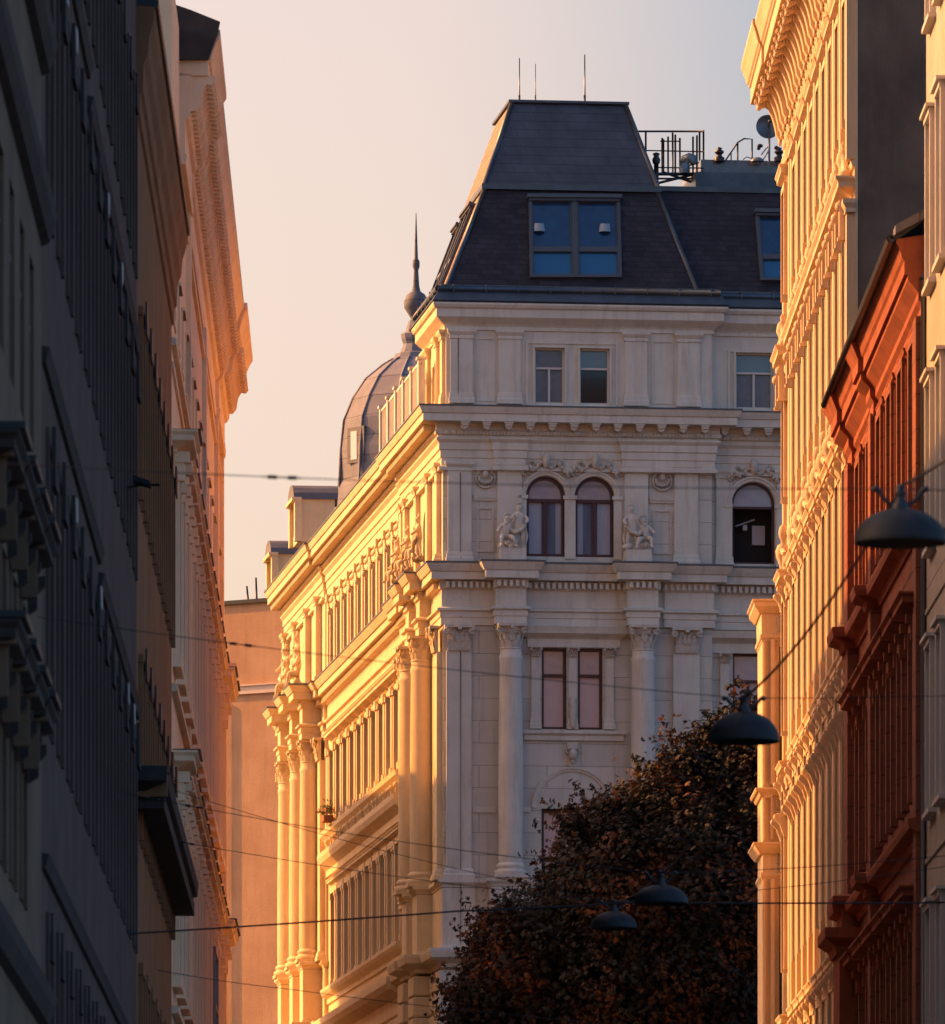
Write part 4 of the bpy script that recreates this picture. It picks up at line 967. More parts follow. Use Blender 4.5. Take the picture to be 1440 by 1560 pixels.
q.sweep(bp,[(-.02,zb_(968)),(.02,zb_(968)),(.03,zb_(930)),(-.02,zb_(930))])
BAY.part('ledge',q,M['cream'])
q=MB();xm=RF.uy(1180,-Yb)
# camera-facing end: local (x const=-Yb), y from bx0..; raised panels
def pnl(px0,px1,y0,y1,o=.08):
    a,b=RF.uy(px0,-Yb),RF.uy(px1,-Yb);q.box(-Yb,-Yb+o,a,b,zb_(y1),zb_(y0))
pnl(1163.5,1166,975,1196);pnl(1174,1180,975,1196,.13);pnl(1163.5,1166,1210,1280);pnl(1174,1177,1210,1280);pnl(1163.5,1166,1340,1600);pnl(1174,1180,1340,1600,.13);pnl(1166,1174,1210,1216)
pnl(1180,1184,990,1196,.05)
BAY.part('pilaster',q,M['cream'])
tr=MB()
def tracery(y0,y1,n):
    a,b=RF.uy(1182,-Yb),RF.uy(1196,-Yb);h=(zb_(y0)-zb_(y1))
    for j in range(n):
        zc=zb_(y1)+h*(j+.5)/n
        for t in range(4):
            an=PI/4+t*PI/2;tr.ring((-Yb+.02,(a+b)/2+.05*math.cos(an)*1.2,zc+.07*math.sin(an)*1.2),.06,.015,0,2*PI,8,4,'x')
    tr.box(-Yb-.0,-Yb+.03,a-.0,a+.02,zb_(y1),zb_(y0))
tracery(934,962,2);tracery(1215,1275,3);tracery(1300,1328,2);BAY.part('tracery',tr,M['sand'])
sl=MB();a,b=RF.uy(1187.5,-Yb),RF.uy(1199,-Yb)
for y0,y1 in ((985,1198),(1350,1600)):
    sl.box(-Yb,-Yb+.012,a,b,zb_(y1),zb_(y0));
    N=6
BAY.part('window',sl,M['gdark'])
# ---------------------------------------------------------------- red house
R0,R1=142.9,163.7
RED=Thing('red_house',RF,(-R0,0,ground(150)-.6),'orange-red stucco house with deep moulded eaves and shaded lower storeys, at the right','building')
AXD=[144.9,148.0,151.1,154.2,157.3,160.9]
LR=[(19.9,22.6),(14.6,17.6),(9.3,12.5),(4.6,7.8)]
w=MB();w.wall(-R1,-R0,2,23.6,[(-Y,1.1,a,b,False) for Y in AXD for a,b in LR],.25);w.quad((-R0,0,2),(-R0,10,2),(-R0,10,23.6),(-R0,0,23.6));RED.part('wall',w,M['redblock'])
w=MB();w.box(-R1+.2,-R0-.3,1.0,9,2,23.4);RED.part('inner_partition',w,M['interior'])
q=MB()
rp=[(-R1,0),(-R0,0)]
q.sweep(rp,[(-.02,22.75),(.05,22.75),(.08,22.85),(.05,22.9),(.05,23.0),(.12,23.08),(.12,23.2),(.2,23.3),(.30,23.42),(.30,23.5),(.36,23.52),(.36,23.75),(.40,23.8),(.44,23.95),(.50,24.05),(.50,24.12),(-.02,24.2)])
RED.part('cornice',q,M['red'])
q=MB()
for (a,b) in ((163.68,162.2),(156.2,155.2)):
    q.sweep([(-a,.02),(-a,-.1),(-b,-.1),(-b,.02)],[(-.02,22.7),(.05,22.75),(.05,23.0),(.12,23.1),(.12,23.25),(.3,23.4),(.3,23.5),(.36,23.52),(.36,23.75),(.44,23.93),(.5,24.05),(.5,24.10),(-.02,24.12)])
RED.split('cornice_ressaut',q,M['red'])
q=MB();q.tube([(-R1-.05,-.60,24.12),(-R0,-.60,24.12)],.075,6);q.extx([(-.6,24.14),(-.5,24.1),(5,28),(5,28.3)],-R1+.0,-R0);RED.part('roof_edge',q,M['black'])
q=MB();q.box(-R1-.01,-R1+.9,.4,1.5,24.1,26.3);q.box(-R1-.0,-R1+1.0,.3,1.6,26.3,26.42);RED.part('chimney',q,M['zinc'])
q=MB();Yq=143.0;a=RF.uy(1369,-R0+.0);q.hexa([(-R0-.5,-.52,24.2),(-R0+.1,-.52,24.2),(-R0+.1,.3,24.62),(-R0-.5,.3,24.62)],[(-R0-.5,-.52,24.35),(-R0+.1,-.52,24.35),(-R0+.1,.3,24.8),(-R0-.5,.3,24.8)]);RED.part('eaves_sheet',q,M['lead'])
q=MB()
for (a,b,p) in ((163.6,162.4,.22),(156.1,155.3,.20),(143.8,142.95,.16)):
    q.box(-a,-b,-p,.01,2,22.8)
RED.split('quoin_strip',q,M['redquoin'])
lm=MB()
for z,p in ((19.15,.30),(13.75,.30),(8.6,.3)):
    lm.sweep([(-R1,0),(-162.4,0),(-156.1,0),(-155.3,0),(-R0,0)],[(-.02,z),(.05,z),(.08,z+.12),(p*.9,z+.2),(p,z+.3),(p,z+.36),(-.02,z+.42)])
    for (a,b,pp) in ((163.69,162.35,.24),(156.15,155.25,.22)): lm.sweep([(-a,.02),(-a,-pp),(-b,-pp),(-b,.02)],[(-.02,z-.02),(.05,z),(.08,z+.12),(p*.9,z+.2),(p,z+.32),(p,z+.39),(-.02,z+.44)])
RED.split('string_course',lm,M['red'])
jb=MB()
for s in(-1,1): jb.box(s*.68-.12,s*.68+.12,-.13,.01,0,2.9);jb.box(s*.86-.05,s*.86+.05,-.07,.01,0,2.9)
jb.box(-.8,.8,-.13,.01,2.9,3.05);Pjr=proto(jb,'window_surround',M['redquoin'])
hr=hood_mb(1.95,.42,.36)
for s in(-1,1): hr.box(s*.78-.1,s*.78+.1,-.26,-.0,-.14,.02);hr.box(s*.78-.08,s*.78+.08,-.18,-.0,-.42,-.13)
Phr=proto(hr,'window_hood',M['red'])
Phr2=proto(hood_mb(1.6,.12,.2),'window_hood',M['red'])
sh=MB();sh.box(-.54,-.50,-.06,.2,.05,2.5);sh.box(-.5,-.02,.1,.14,.1,2.4);Psh=proto(sh,'sash',M['palef'])
for Y in AXD:
    for i,(a,b) in enumerate(LR):
        window(RED,-Y,0,a,1.08,b-a,'palef','gdark',rec=.16,ft=.07)
        RED.place('window_surround',Pjr,-Y,0,a,sc=(1,1,(b-a)/2.95))
        if i==0: RED.place('window_hood',Phr2,-Y,0,b+.05)
        else: RED.place('window_hood',Phr,-Y,0,b+.15)
q=MB()
q.box(-R1,-161.6,-.42,.0,2,13.2);q.sweep([(-R1,.0),(-R1,-.42),(-161.6,-.42),(-161.6,.0)],[(-.02,13.1),(.06,13.1),(.1,13.25),(.3,13.4),(.3,13.6),(0,13.62)]);q.box(-R1,-162.0,-.36,0,13.6,14.0);q.sweep([(-R1,.0),(-R1,-.36),(-162,-.36),(-162,.0)],[(-.02,14.0),(.18,14.15),(.18,14.25),(0,14.3)])
RED.part('pier',q,M['red'])
# ---------------------------------------------------------------- pale house (near right)
G0,G1=136.4,142.9
PALE=Thing('pale_house',RF,(-G1,0,ground(140)-.6),'flat pale beige house at the right edge, upper wall sunlit and lower wall in shade','building')
LP=[(27.6,30.4),(23.1,25.9),(18.6,21.4),(14.1,16.9),(9.6,12.4),(5,7.8)]
w=MB();w.wall(-G1,-G0,2,34,[(-Y,1.05,a,b,False) for Y in (138.6,141.2) for a,b in LP],.18,y=.02);w.quad((-G1,.02,2),(-G1,9,2),(-G1,9,34),(-G1,.02,34));w.quad((-G0,.02,2),(-G0,9,2),(-G0,9,34),(-G0,.02,34));PALE.part('wall',w,M['pale'])
q=MB();q.box(-G1,-G0,1,9,2,33.9);PALE.part('inner_partition',q,M['interior'])
jb=MB()
for s in(-1,1): jb.box(s*.6-.06,s*.6+.06,-.10,.01,0,2.8)
jb.sweep([(-.7,.02),(-.7,0),(.7,0),(.7,.02)],[(0,-.12),(.14,-.1),(.14,-.02),(0,.0)]);jb.box(-.66,.66,-.12,.01,2.8,2.9);jb.box(-.75,.75,-.18,.01,2.9,2.96)
Pjp=proto(jb,'window_surround',M['palef'])
for Y in (138.6,141.2):
    for a,b in LP: window(PALE,-Y,.02,a,1.03,b-a,'palef','gsky',rec=.1,ft=.07);PALE.place('window_surround',Pjp,-Y,.02,a)
q=MB()
for z in (31.6,17.6,13.3): q.sweep([(-G1,.02),(-G0,.02)],[(-.01,z),(.03,z),(.03,z+.08),(-.01,z+.1)])
PALE.split('string_course',q,M['pale'])
q=MB();q.tube([(-G1+.05,-.05,23.4),(-G1-.4,.35,23.95),(-G1-.2,.6,24.3)],.07,6);q.tube([(-G1+.06,-.04,23.4),(-G1+.06,-.04,5)],.045,6);PALE.part('downpipe',q,M['steel'])
# ---------------------------------------------------------------- LEFT ROW
# tall palace with bracketed cornice
T0,T1=136.1,180.0
TL=Thing('tall_palace',LF,(T1,0,ground(160)-.6),'tall rose-ochre palace with a huge overhanging bracketed cornice, left of the sky','building')
ztl=27.5
AT=[137.9+2.86*k for k in range(15)]
rows=[(21.9,22.9),(16.3,19.4),(11.0,14.1),(5.6,8.8)]
w=MB();ops=[(Y,1.2,a,b,False) for Y in AT for a,b in rows]
w.wall(T0,T1,2,ztl,ops,.3);w.quad((T1,0,2),(T1,11,2),(T1,11,ztl),(T1,0,ztl));w.quad((T0,0,2),(T0,11,2),(T0,11,ztl),(T0,0,ztl));TL.part('wall',w,M['rose'])
q=MB();q.box(T0+.3,T1-.4,1.1,10.5,2,ztl-.2);TL.part('inner_partition',q,M['interior'])
TC=141.6
lp=[(T0,0),(147,0),(147,-.0),(173.2,0),(T1,0)]
def lpath(): return [(TC,-.08),(147.2,-.08),(147.2,0),(173.4,0),(173.4,-.08),(T1,-.08),(T1,2.5)]
q=MB()
q.sweep(lpath(),[(-.1,25.2),(.03,25.2),(.05,25.35),(.02,25.4),(.02,25.95),(.08,26.0),(.12,26.1),(.12,26.75),(-.1,26.76)])
q.sweep(lpath(),[(-.1,26.72),(.42,26.72),(.42,26.98),(.46,27.0),(.50,27.15),(.56,27.3),(.62,27.4),(.62,27.5),(-.1,27.62)])
TL.part('cornice',q,M['rose'])
q=MB()
def modl(Y,y):
    q.extx([(y,26.72),(y-.40,26.72),(y-.42,26.62),(y-.36,26.56),(y-.27,26.58),(y-.2,26.46),(y-.16,26.22),(y-.08,26.12),(y,26.12)],Y,Y+.22)
Y=TC+.05
while Y<T1-.2:
    modl(Y,-.20 if (Y<147 or Y>173.4) else -.12);Y+=.44
for k in range(int((T1-T0)/.24)):
    Yk=TC+.1+k*.24;
    if Yk>T1-.2: break
    yy=-.10 if (Yk<147 or Yk>173.4) else -.02;q.box(Yk,Yk+.12,yy-.05,yy,26.0,26.1)
TL.part('bracket_row',q,M['rose'])
q=MB();q.extx([(-.63,27.5),(-.60,27.58),(4,29.9),(11,29.9),(11,27.2),(-.05,27.3)],TC,T1);TL.part('roof',q,M['lead'])
# dark boarded end of the eaves
q=MB();q.extx([(1.2,26.95),(-.50,26.98),(-.56,27.15),(-.66,27.42),(-.70,27.62),(-.2,27.82),(1.2,28.3)],TC-.12,TC);TL.part('eaves_end',q,M['darktrim'])
q=MB();Yn=T0+5.6
q.hexa([(Yn-1.2,-.05,26.95),(Yn,-.05,26.95),(Yn,1.3,26.95),(Yn-1.2,1.3,26.95)],[(Yn-1.2,-.62,27.55),(Yn,-.62,27.55),(Yn,1.3,28.3),(Yn-1.2,1.3,28.3)])
Ph1=hood_mb(2.0,.30,.34)
for s in(-1,1): Ph1.box(s*.8-.13,s*.8+.13,-.20,-.0,-.16,.02);Ph1.box(s*.8-.10,s*.8+.10,-.14,-.0,-.46,-.15)
Ph1=proto(Ph1,'window_hood',M['rose'])
jt=MB()
for s in(-1,1): jt.box(s*.74-.13,s*.74+.13,-.11,.01,0,3.1);jt.box(s*.95-.07,s*.95+.07,-.06,.01,0,3.1)
jt.box(-.87,.87,-.11,.01,3.1,3.3);jt.box(-1,1,-.14,.01,-.2,0);Pjt=proto(jt,'window_surround',M['rose'])
fl=MB();fl.box(-.98,.98,-.33,0,.36,.39);Pfl=proto(fl,'hood_flashing',M['black'])
va=MB();va.box(-.6,.6,-.03,.01,-.06,0);va.box(-.62,-.6,-.03,.01,-.06,1.02);va.box(-.62,.62,-.07,.01,1.0,1.06);Pva=proto(va,'window_surround',M['rose'])
for k,Y in enumerate(AT):
    window(TL,Y,0,rows[0][0],1.18,1.0,'sash','gdark',tr=None,rec=.04,ft=.05);TL.place('window_surround',Pva,Y,0,rows[0][0])
    for i in (1,2,3):
        a,b=rows[i];window(TL,Y,0,a,1.18,b-a,'sash','gdark',rec=.2);TL.place('window_surround',Pjt,Y,0,a)
        TL.place('window_hood',Ph1,Y,0,b+.25,sc=(1,1 if k not in (0,13,14) else 1.4,1));TL.place('hood_flashing',Pfl,Y,0,b+.25,sc=(1,1 if k not in (0,13,14) else 1.4,1))
q=MB()
for z,p in ((24.6,.06),(21.3,.08),(15.6,.1),(10.3,.12),(20.9,.04)): q.sweep([(T0,0),(T1,0)],[(-.01,z),(p,z+.02),(p,z+.12),(-.01,z+.15)])
for Y in (147.0,173.6,179.7,161.0): q.box(Y-.35,Y+.35,-.09,.01,2,25.2)
TL.split('string_course',q,M['rose'])
pj=MB();a=LF.uy(342,179) if False else 0
pj.box(178.9,180.0,-.16,.0,2,20.2);pj.sweep([(178.9,0),(178.9,-.16),(180,-.16),(180,.3)],[(-.02,20.2),(.1,20.3),(.22,20.5),(.22,20.6),(0,20.62)]);pj.sweep([(178.9,0),(178.9,-.16),(180,-.16),(180,.3)],[(-.02,14.6),(.1,14.7),(.22,14.9),(.22,15.0),(0,15.02)]);TL.part('corner_pilaster',pj,M['rose'])
sg_=MB();sg_.box(166.5,166.6,-.16,-.10,8.0,13.6);sg_.box(169.4,169.5,-.16,-.10,8.0,13.6)
for zz in (8.6,9.9,11.2,12.4,13.5): sg_.box(166.5,169.5,-.16,-.12,zz,zz+.06)
SCF=Thing('wall_frame',LF,(168,0,8.0),'slim grey metal frame fixed low to the tall left palace near its far corner','frame');SCF.part('frame',sg_,M['steel'])
# brown house
B0,B1=115.8,136.1
BR=Thing('brown_house',LF,(B1,0,ground(126)-.6),'shaded brown ochre house with moulded eaves and a dark low canopy, beside the tall palace','building')
AB=[117.3+2.55*k for k in range(8)]
rb_=[(16.3,18.9),(11.5,14.0),(6.0,9.6)]
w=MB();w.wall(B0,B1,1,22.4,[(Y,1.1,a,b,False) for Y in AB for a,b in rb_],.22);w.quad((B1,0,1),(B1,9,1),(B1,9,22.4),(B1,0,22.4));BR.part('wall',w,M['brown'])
q=MB();q.box(B0+.2,B1-.3,1.,9,1,22.2);BR.part('inner_partition',q,M['interior'])
q=MB();q.sweep([(B0,0),(B1,0)],[(-.02,21.6),(.04,21.65),(.05,21.9),(.09,21.95),(.10,22.3),(.16,22.45),(.18,22.7),(.24,22.9),(.26,23.1),(-.02,23.15)]);BR.part('cornice',q,M['brown'])
q=MB();q.sweep([(B0,0),(B1,0)],[(-.02,23.12),(.30,23.1),(.31,23.2),(-.02,23.3)]);q.extx([(0,23.2),(4,26.2),(9,26.2),(9,23)],B0,B1);BR.part('roof',q,M['black'])
jb=MB()
for s in(-1,1): jb.box(s*.66-.1,s*.66+.1,-.07,.01,0,2.6)
jb.box(-.8,.8,-.075,.01,2.6,2.72);Pjb=proto(jb,'window_surround',M['brown'])
st=MB();st.box(-.55,.55,-.12,-.09,0,.55);Pst=proto(st,'hood_flashing',M['black'])
for Y in AB:
    for i,(a,b) in enumerate(rb_):
        window(BR,Y,0,a,1.08,b-a,'sash','gdark',rec=.12);BR.place('window_surround',Pjb,Y,0,a,sc=(1,1,(b-a)/2.6))
        if i<2: BR.place('hood_flashing',Pst,Y,0,b-.2,sc=(.7,1,.8))
q=MB();q.sweep([(113.3+2.6,.3),(113.3+2.6,-.08),(B1,-.08),(B1,.3)],[(0,12.1),(.1,12.15),(.34,12.25),(.36,12.45),(.0,12.5)]);q.box(116.0,B1-.1,-.38,0,11.9,12.11);BR.part('canopy',q,M['darktrim'],label='dark underside canopy above the lower storeys')
q=MB();q.box(115.85,116.05,-.43,.2,12.05,12.38);q.box(115.8,116.1,-.46,.2,12.38,12.48);BR.part('canopy_end',q,M['brown'])
# dark house
D0,D1=82.4,115.8
DK=Thing('dark_house',LF,(D1,0,ground(100)-.6),'very dark soot-grey house front with black string courses and rows of narrow windows, left edge','building')
AD=[84.2+2.75*k for k in range(12)]
rd=[(19.2,21.8),(15.0,17.9),(9.8,12.8),(4.4,7.9)]
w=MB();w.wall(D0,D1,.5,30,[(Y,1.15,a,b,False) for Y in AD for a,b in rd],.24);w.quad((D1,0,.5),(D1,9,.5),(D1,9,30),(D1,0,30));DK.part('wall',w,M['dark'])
q=MB();q.box(D0+.2,D1-.3,1.,9,.5,29.8);DK.part('inner_partition',q,M['interior'])
q=MB()
for z,a,b in ((18.6,D0,95.6),(18.25,95.6,D1),(13.45,D0,99.5),(13.2,99.5,D1),(8.4,D0,D1),(23.6,D0,D1)):
    q.sweep([(a,0),(b,0)],[(-.02,z-.10),(.04,z-.08),(.06,z),(.08,z+.06),(-.02,z+.08)])
DK.split('string_course',q,M['darktrim'])
q=MB();q.sweep([(D0,0),(91.5,0)],[(-.02,19.4),(.12,19.4),(.22,19.9),(.22,20.1),(-.02,20.2)]);DK.part('balcony_slab',q,M['darktrim'])
jb=MB()
for s in(-1,1): jb.box(s*.68-.1,s*.68+.1,-.035,.01,0,2.8)
jb.box(-.78,.78,-.035,.01,2.8,2.95);Pjd=proto(jb,'window_surround',M['dark'])
fg=MB();fg.hexa([(-.5,-.02,0),(-.46,-.02,0),(-.3,-.22,0),(-.34,-.22,0)],[(-.5,-.02,.5),(-.46,-.02,.5),(-.3,-.22,.5),(-.34,-.22,.5)]);Pfg=proto(fg,'sash_glint',M['palef'])
fk=MB();fk.ext([(-.45,0),(.35,0),(.35,.12),(-.45,.6)],-.09,-.05);Pfk=proto(fk,'blind_box',M['darktrim'])
gl=MB();gl.box(-.16,.14,-.10,-.07,.2,.46);Pgl=proto(gl,'sash_glint',M['palef'])  # small pale plate painted as a glint on an opened sash
for k,Y in enumerate(AD):
    for i,(a,b) in enumerate(rd):
        window(DK,Y,0,a,1.13,b-a,'sash','gdark',rec=.1);DK.place('window_surround',Pjd,Y,0,a,sc=(1,1,(b-a)/2.9))
        if i in (1,2): DK.place('blind_box',Pfk,Y,0,b-.5)
        if i==3 or i==0: DK.place('blind_box',Pfk,Y,.03,b-.4,sc=(.8,1,.8))
        if (i==1 and k in (1,2,6,8)) or (i==2 and k in (2,5,9,10)): DK.place('sash_glint',Pgl,Y,0,b-.35)
# near house with consoled hoods
N0,N1=66.0,82.4
NH=Thing('shadowed_house',LF,(N1,0,ground(74)-.6),'olive-grey shadowed house with two tiers of heavy bracketed window hoods, nearest at the left edge','building')
rn=[(12.2,13.8),(4.0,6.4)]
AN=[71.2,73.4,75.6,77.8]
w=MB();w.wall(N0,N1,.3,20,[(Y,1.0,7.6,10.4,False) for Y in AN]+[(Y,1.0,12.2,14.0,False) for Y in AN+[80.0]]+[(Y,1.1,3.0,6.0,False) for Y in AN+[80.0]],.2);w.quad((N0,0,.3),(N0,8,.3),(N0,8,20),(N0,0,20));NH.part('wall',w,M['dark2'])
q=MB();q.box(N0,N1-.2,1,8,.3,19.5);NH.part('inner_partition',q,M['interior'])
hn=hood_mb(1.5,.30,.30)
for s in(-1,1): hn.extx([(-.02,0),(-.2,0),(-.2,-.08),(-.12,-.16),(-.12,-.3),(-.02,-.36)],s*.6-.08,s*.6+.08)
Phn=proto(hn,'window_hood',M['darktrim']);hp=MB();hp.box(-.83,-.70,-.24,-.02,.10,.26);hp.box(-.72,-.6,-.17,-.02,-.34,.12);Php=proto(hp,'lit_hood_end',M['dark2']);tp=MB();tp.box(-.78,.78,-.34,0,.34,.40);Ptp=proto(tp,'hood_flashing',M['black'])  # lighter end boxes paint the lit returns, near-black hood the unlit underside
jn=MB()
for s in(-1,1): jn.box(s*.6-.1,s*.6+.1,-.03,.01,0,2.8)
jn.box(-.7,.7,-.03,.01,2.8,2.9)
Pjn=proto(jn,'window_surround',M['dark2'])
for Y in AN:
    window(NH,Y,0,7.6,.98,2.8,'sash','gdark',rec=.1);NH.place('window_surround',Pjn,Y,0,7.6)
    NH.place('lit_hood_end',Php,Y,0,10.75);NH.place('lit_hood_end',Php,Y,-.02,9.15);NH.place('window_hood',Phn,Y,0,10.75);NH.place('hood_flashing',Ptp,Y,0,10.75);NH.place('window_hood',Phn,Y,-.02,9.15,sc=(.9,.95,1));NH.place('hood_flashing',Ptp,Y,-.02,9.15,sc=(.9,.95,1))
for Y in AN+[80.0]:
    window(NH,Y,0,12.2,.98,1.8,'sash','gdark',rec=.1);window(NH,Y,0,3.0,1.08,3.0,'sash','gdark',rec=.1)
q=MB()
for z in (14.7,6.9,16.4): q.sweep([(N0,0),(N1,0)],[(-.02,z-.2),(.08,z-.15),(.14,z),(.16,z+.12),(-.02,z+.16)])
NH.split('string_course',q,M['darktrim'])
# small bracketed camera/lamp on the dark house
FL=Thing('floodlight',LF,(110.6,-.3,zr(738,110.6)),'small blue-grey floodlight on a bracket fixed to the dark house, beside the brown house','floodlight')
q=MB();zz=zr(738,110.6);q.hexa([(110.3,-.34,zz-.05),(110.7,-.34,zz-.05),(110.7,-.10,zz+.02),(110.3,-.10,zz+.02)],[(110.3,-.34,zz+.01),(110.7,-.34,zz+.01),(110.7,-.10,zz+.09),(110.3,-.10,zz+.09)]);FL.part('head',q,M['lampm'])
q=MB();q.tube([(110.5,0,zz-.06),(110.5,-.2,zz-.02),(110.5,-.46,zz-.02)],.018,6);FL.part('bracket',q,M['black'])
# ---------------------------------------------------------------- salmon house behind
SY=300.0;SH=Frame(P(400,0,SY).x,SY,math.radians(-32))
SM=Thing('salmon_house',SH,(0,0,ground(SY)-1),'plain salmon rendered wall with a pale horizontal band, closing the gap left of the palace','building')
zs_=lambda py:EYE+(HZ-py)*SY/F
x0,x1=-7.5,4.5
q=MB();q.box(x0,x1,0,8,0,zs_(918));SM.part('wall',q,M['salmon'])
q=MB();q.box(x0,x1,-.10,0,zs_(1056),zs_(1044));q.box(x0,x1,-.16,0,zs_(1044),zs_(1042));SM.part('band',q,M['salband'])
q=MB();q.box(x0-.1,x1+.1,-.12,8.1,zs_(918),zs_(912));SM.part('coping',q,M['black'])
q=MB();xq=SH.ux(341);q.tube([(xq,-.12,zs_(1062)),(xq,-.12,0)],.05,6);SM.part('downpipe',q,M['steel'])
for i,(px,py0,py1,pxt) in enumerate(((377,912,888,375),(390,912,875,389))):
    q=MB();q.tube([(P(px,0,SY).x,SY+1,zs_(py0)),(P(pxt,0,SY).x,SY+1,zs_(py1))],.045,6,r1=.03);single('roof_mast',q,M['black'],('shorter' if i==0 else 'taller')+' thin mast standing on the salmon house roof','mast','masts on the salmon house')
# ---------------------------------------------------------------- house across the side street (left of the palace, casts its shadow on the side wing)
XF=Frame(-12.0,198,math.atan2(1,-.02))
HC=Thing('side_street_house',XF,(0,0,ground(198)-.5),'cream stuccoed house standing in the side street behind the tall left palace','building')
q=MB();q.wall(2,63,3,27.0,[(Y,1.2,a,a+2.2,False) for Y in [4+3*k for k in range(18)] for a in (8,13,18,23)],.25);q.box(2,63,.6,11,3,26.9);HC.part('wall',q,M['cream'])
q=MB();q.sweep([(2,0),(63,0)],[(-.02,26.4),(.2,26.6),(.5,26.9),(.5,27.1),(-.02,27.2)]);HC.part('cornice',q,M['cream'])
q=MB();q.extx([(-.3,27.1),(4.2,32.6),(11,32.6),(11,27)],2,63);HC.part('roof',q,M['lead'])
# ================================================================ ROOF FITTINGS ON THE PALACE
YR=234.0
def at(px,py,Y=YR): return tuple(P(px,py,Y))
for i,(px,y0,y1,r) in enumerate(((791.5,157,88,.03),(816,157,97,.02),(891,157,83,.035))):
    q=MB();q.tube([at(px,y0+4,235),at(px,y0-12,235)],r,6);q.tube([at(px,y0-12,235),at(px,y1,235)],r*.75,6,r1=r*.45)
    single('aerial_rod',q,M['steel'],['leftmost and tall thin rod on the roof tower','short thin rod second from left on the roof tower','tallest thin rod at the right of the roof tower'][i],'aerial','aerial rods on the roof tower')
q=MB()
def seg(a,b,r=.03,Y=YR,Y2=None): q.tube([at(a[0],a[1],Y),at(b[0],b[1],Y2 or Y)],r,6)
for px,t in ((984,200),(1011,212),(1018,208),(1025,202),(1029,205),(1036,210),(1056,208),(1062,206),(1066,200),(1072,198),(1009,210)): seg((px,t),(px,266 if px<1050 else 285),.028,YR+(px%3)*.5)
seg((970,200),(1073,200));seg((978,229),(1073,231),.02);seg((1006,215),(1036,215),.02);seg((990,265),(1072,265),.05);seg((1000,255),(1072,256),.02);seg((998,280),(1072,262),.04);seg((1010,262),(1068,282),.04);seg((1000,272),(1070,272),.03)
single('roof_railing',q,M['black'],'black tubular maintenance railing cage right of the roof tower','railing')
q=MB();q.tube([at(1000,283),at(1000,246)],.07,8);q.lathe(at(1000,0)[0],YR,[(.10,at(0,249)[2]),(.12,at(0,243)[2]),(.07,at(0,238)[2]),(.11,at(0,234)[2]),(.02,at(0,232)[2])],10);single('vent_stack',q,M['black'],'slim black vent stack with a cap inside the railing cage','vent')
q=MB();q.tube([at(1043,264),at(1043,250),at(1045,243),at(1050,241),at(1056,243),at(1058,250)],.16,10);single('duct',q,M['steel'],'curved galvanised duct elbow behind the railing cage','duct')
for i,(px,lab) in enumerate(((1096,'small black roof cowl left of the bent handrail'),(1187,'small black roof cowl under the satellite dish'))):
    q=MB();X=at(px,0)[0];Z=lambda y:at(0,y)[2]
    q.lathe(X,YR,[(.14,Z(246)),(.15,Z(240)),(.08,Z(238)),(.08,Z(235)),(.13,Z(233)),(.13,Z(230)),(.06,Z(228)),(.09,Z(226)),(.02,Z(224))],12);single('roof_cowl',q,M['black'],lab,'cowl','cowls on the roof housing')
q=MB();q.tube([at(1105,245),at(1118,226),at(1124,217),at(1134,211),at(1146,212),at(1146,244)],.025,6);q.tube([at(1124,217),at(1124,244)],.025,6);q.tube([at(1132,243),at(1138,239),at(1150,243)],.015,5);q.tube([at(1114,232),at(1114,244)],.02,5);single('handrail',q,M['black'],'thin bent handrail between the two roof cowls','railing')
DS=Thing('satellite_dish',WORLD,at(1171,245),'round grey satellite dish on a mast at the right end of the roof','satellite dish')
q=MB();c=at(1170,193);V=[];n=20
for j,(r,dy) in enumerate(((0,.12),(.12,.11),(.22,.07),(.30,.02),(.33,-.02),(.34,-.02),(.30,.05),(.2,.12),(0,.16))):
    for k in range(n): V.append((c[0]+r*math.cos(2*PI*k/n),c[1]+dy+0.2*r*math.cos(2*PI*k/n),c[2]+r*math.sin(2*PI*k/n)))
q.add(V,[(j*n+k,j*n+(k+1)%n,(j+1)*n+(k+1)%n,(j+1)*n+k) for j in range(8) for k in range(n)],True);DS.part('reflector',q,M['steel'])
q=MB();q.tube([at(1172,246),at(1172,190)],.035,8);q.tube([at(1160,236),at(1172,220)],.02,5);q.tube([at(1163,243),at(1172,228)],.02,5);DS.part('mast',q,M['steel'])
q=MB();q.tube([(c[0],c[1]-.02,c[2]),(c[0]+.05,c[1]-.3,c[2]+.1)],.015,5);q.ell((c[0]+.05,c[1]-.33,c[2]+.1),(.05,.06,.05),8,5);q.ell(at(1158,222),(.09,.06,.06),8,5);q.ell(at(1156,226),(.06,.06,.05),8,5);q.ell(at(1183,225),(.07,.06,.06),8,5);DS.part('receiver',q,M['black'])
q=MB();q.lathe(at(1154,0)[0],YR,[(.2,at(0,246)[2]),(.18,at(0,243)[2]),(.1,at(0,240)[2]),(0,at(0,239)[2])],12);single('roof_dome_vent',q,M['steel'],'low rounded metal vent beside the dish mast','vent')
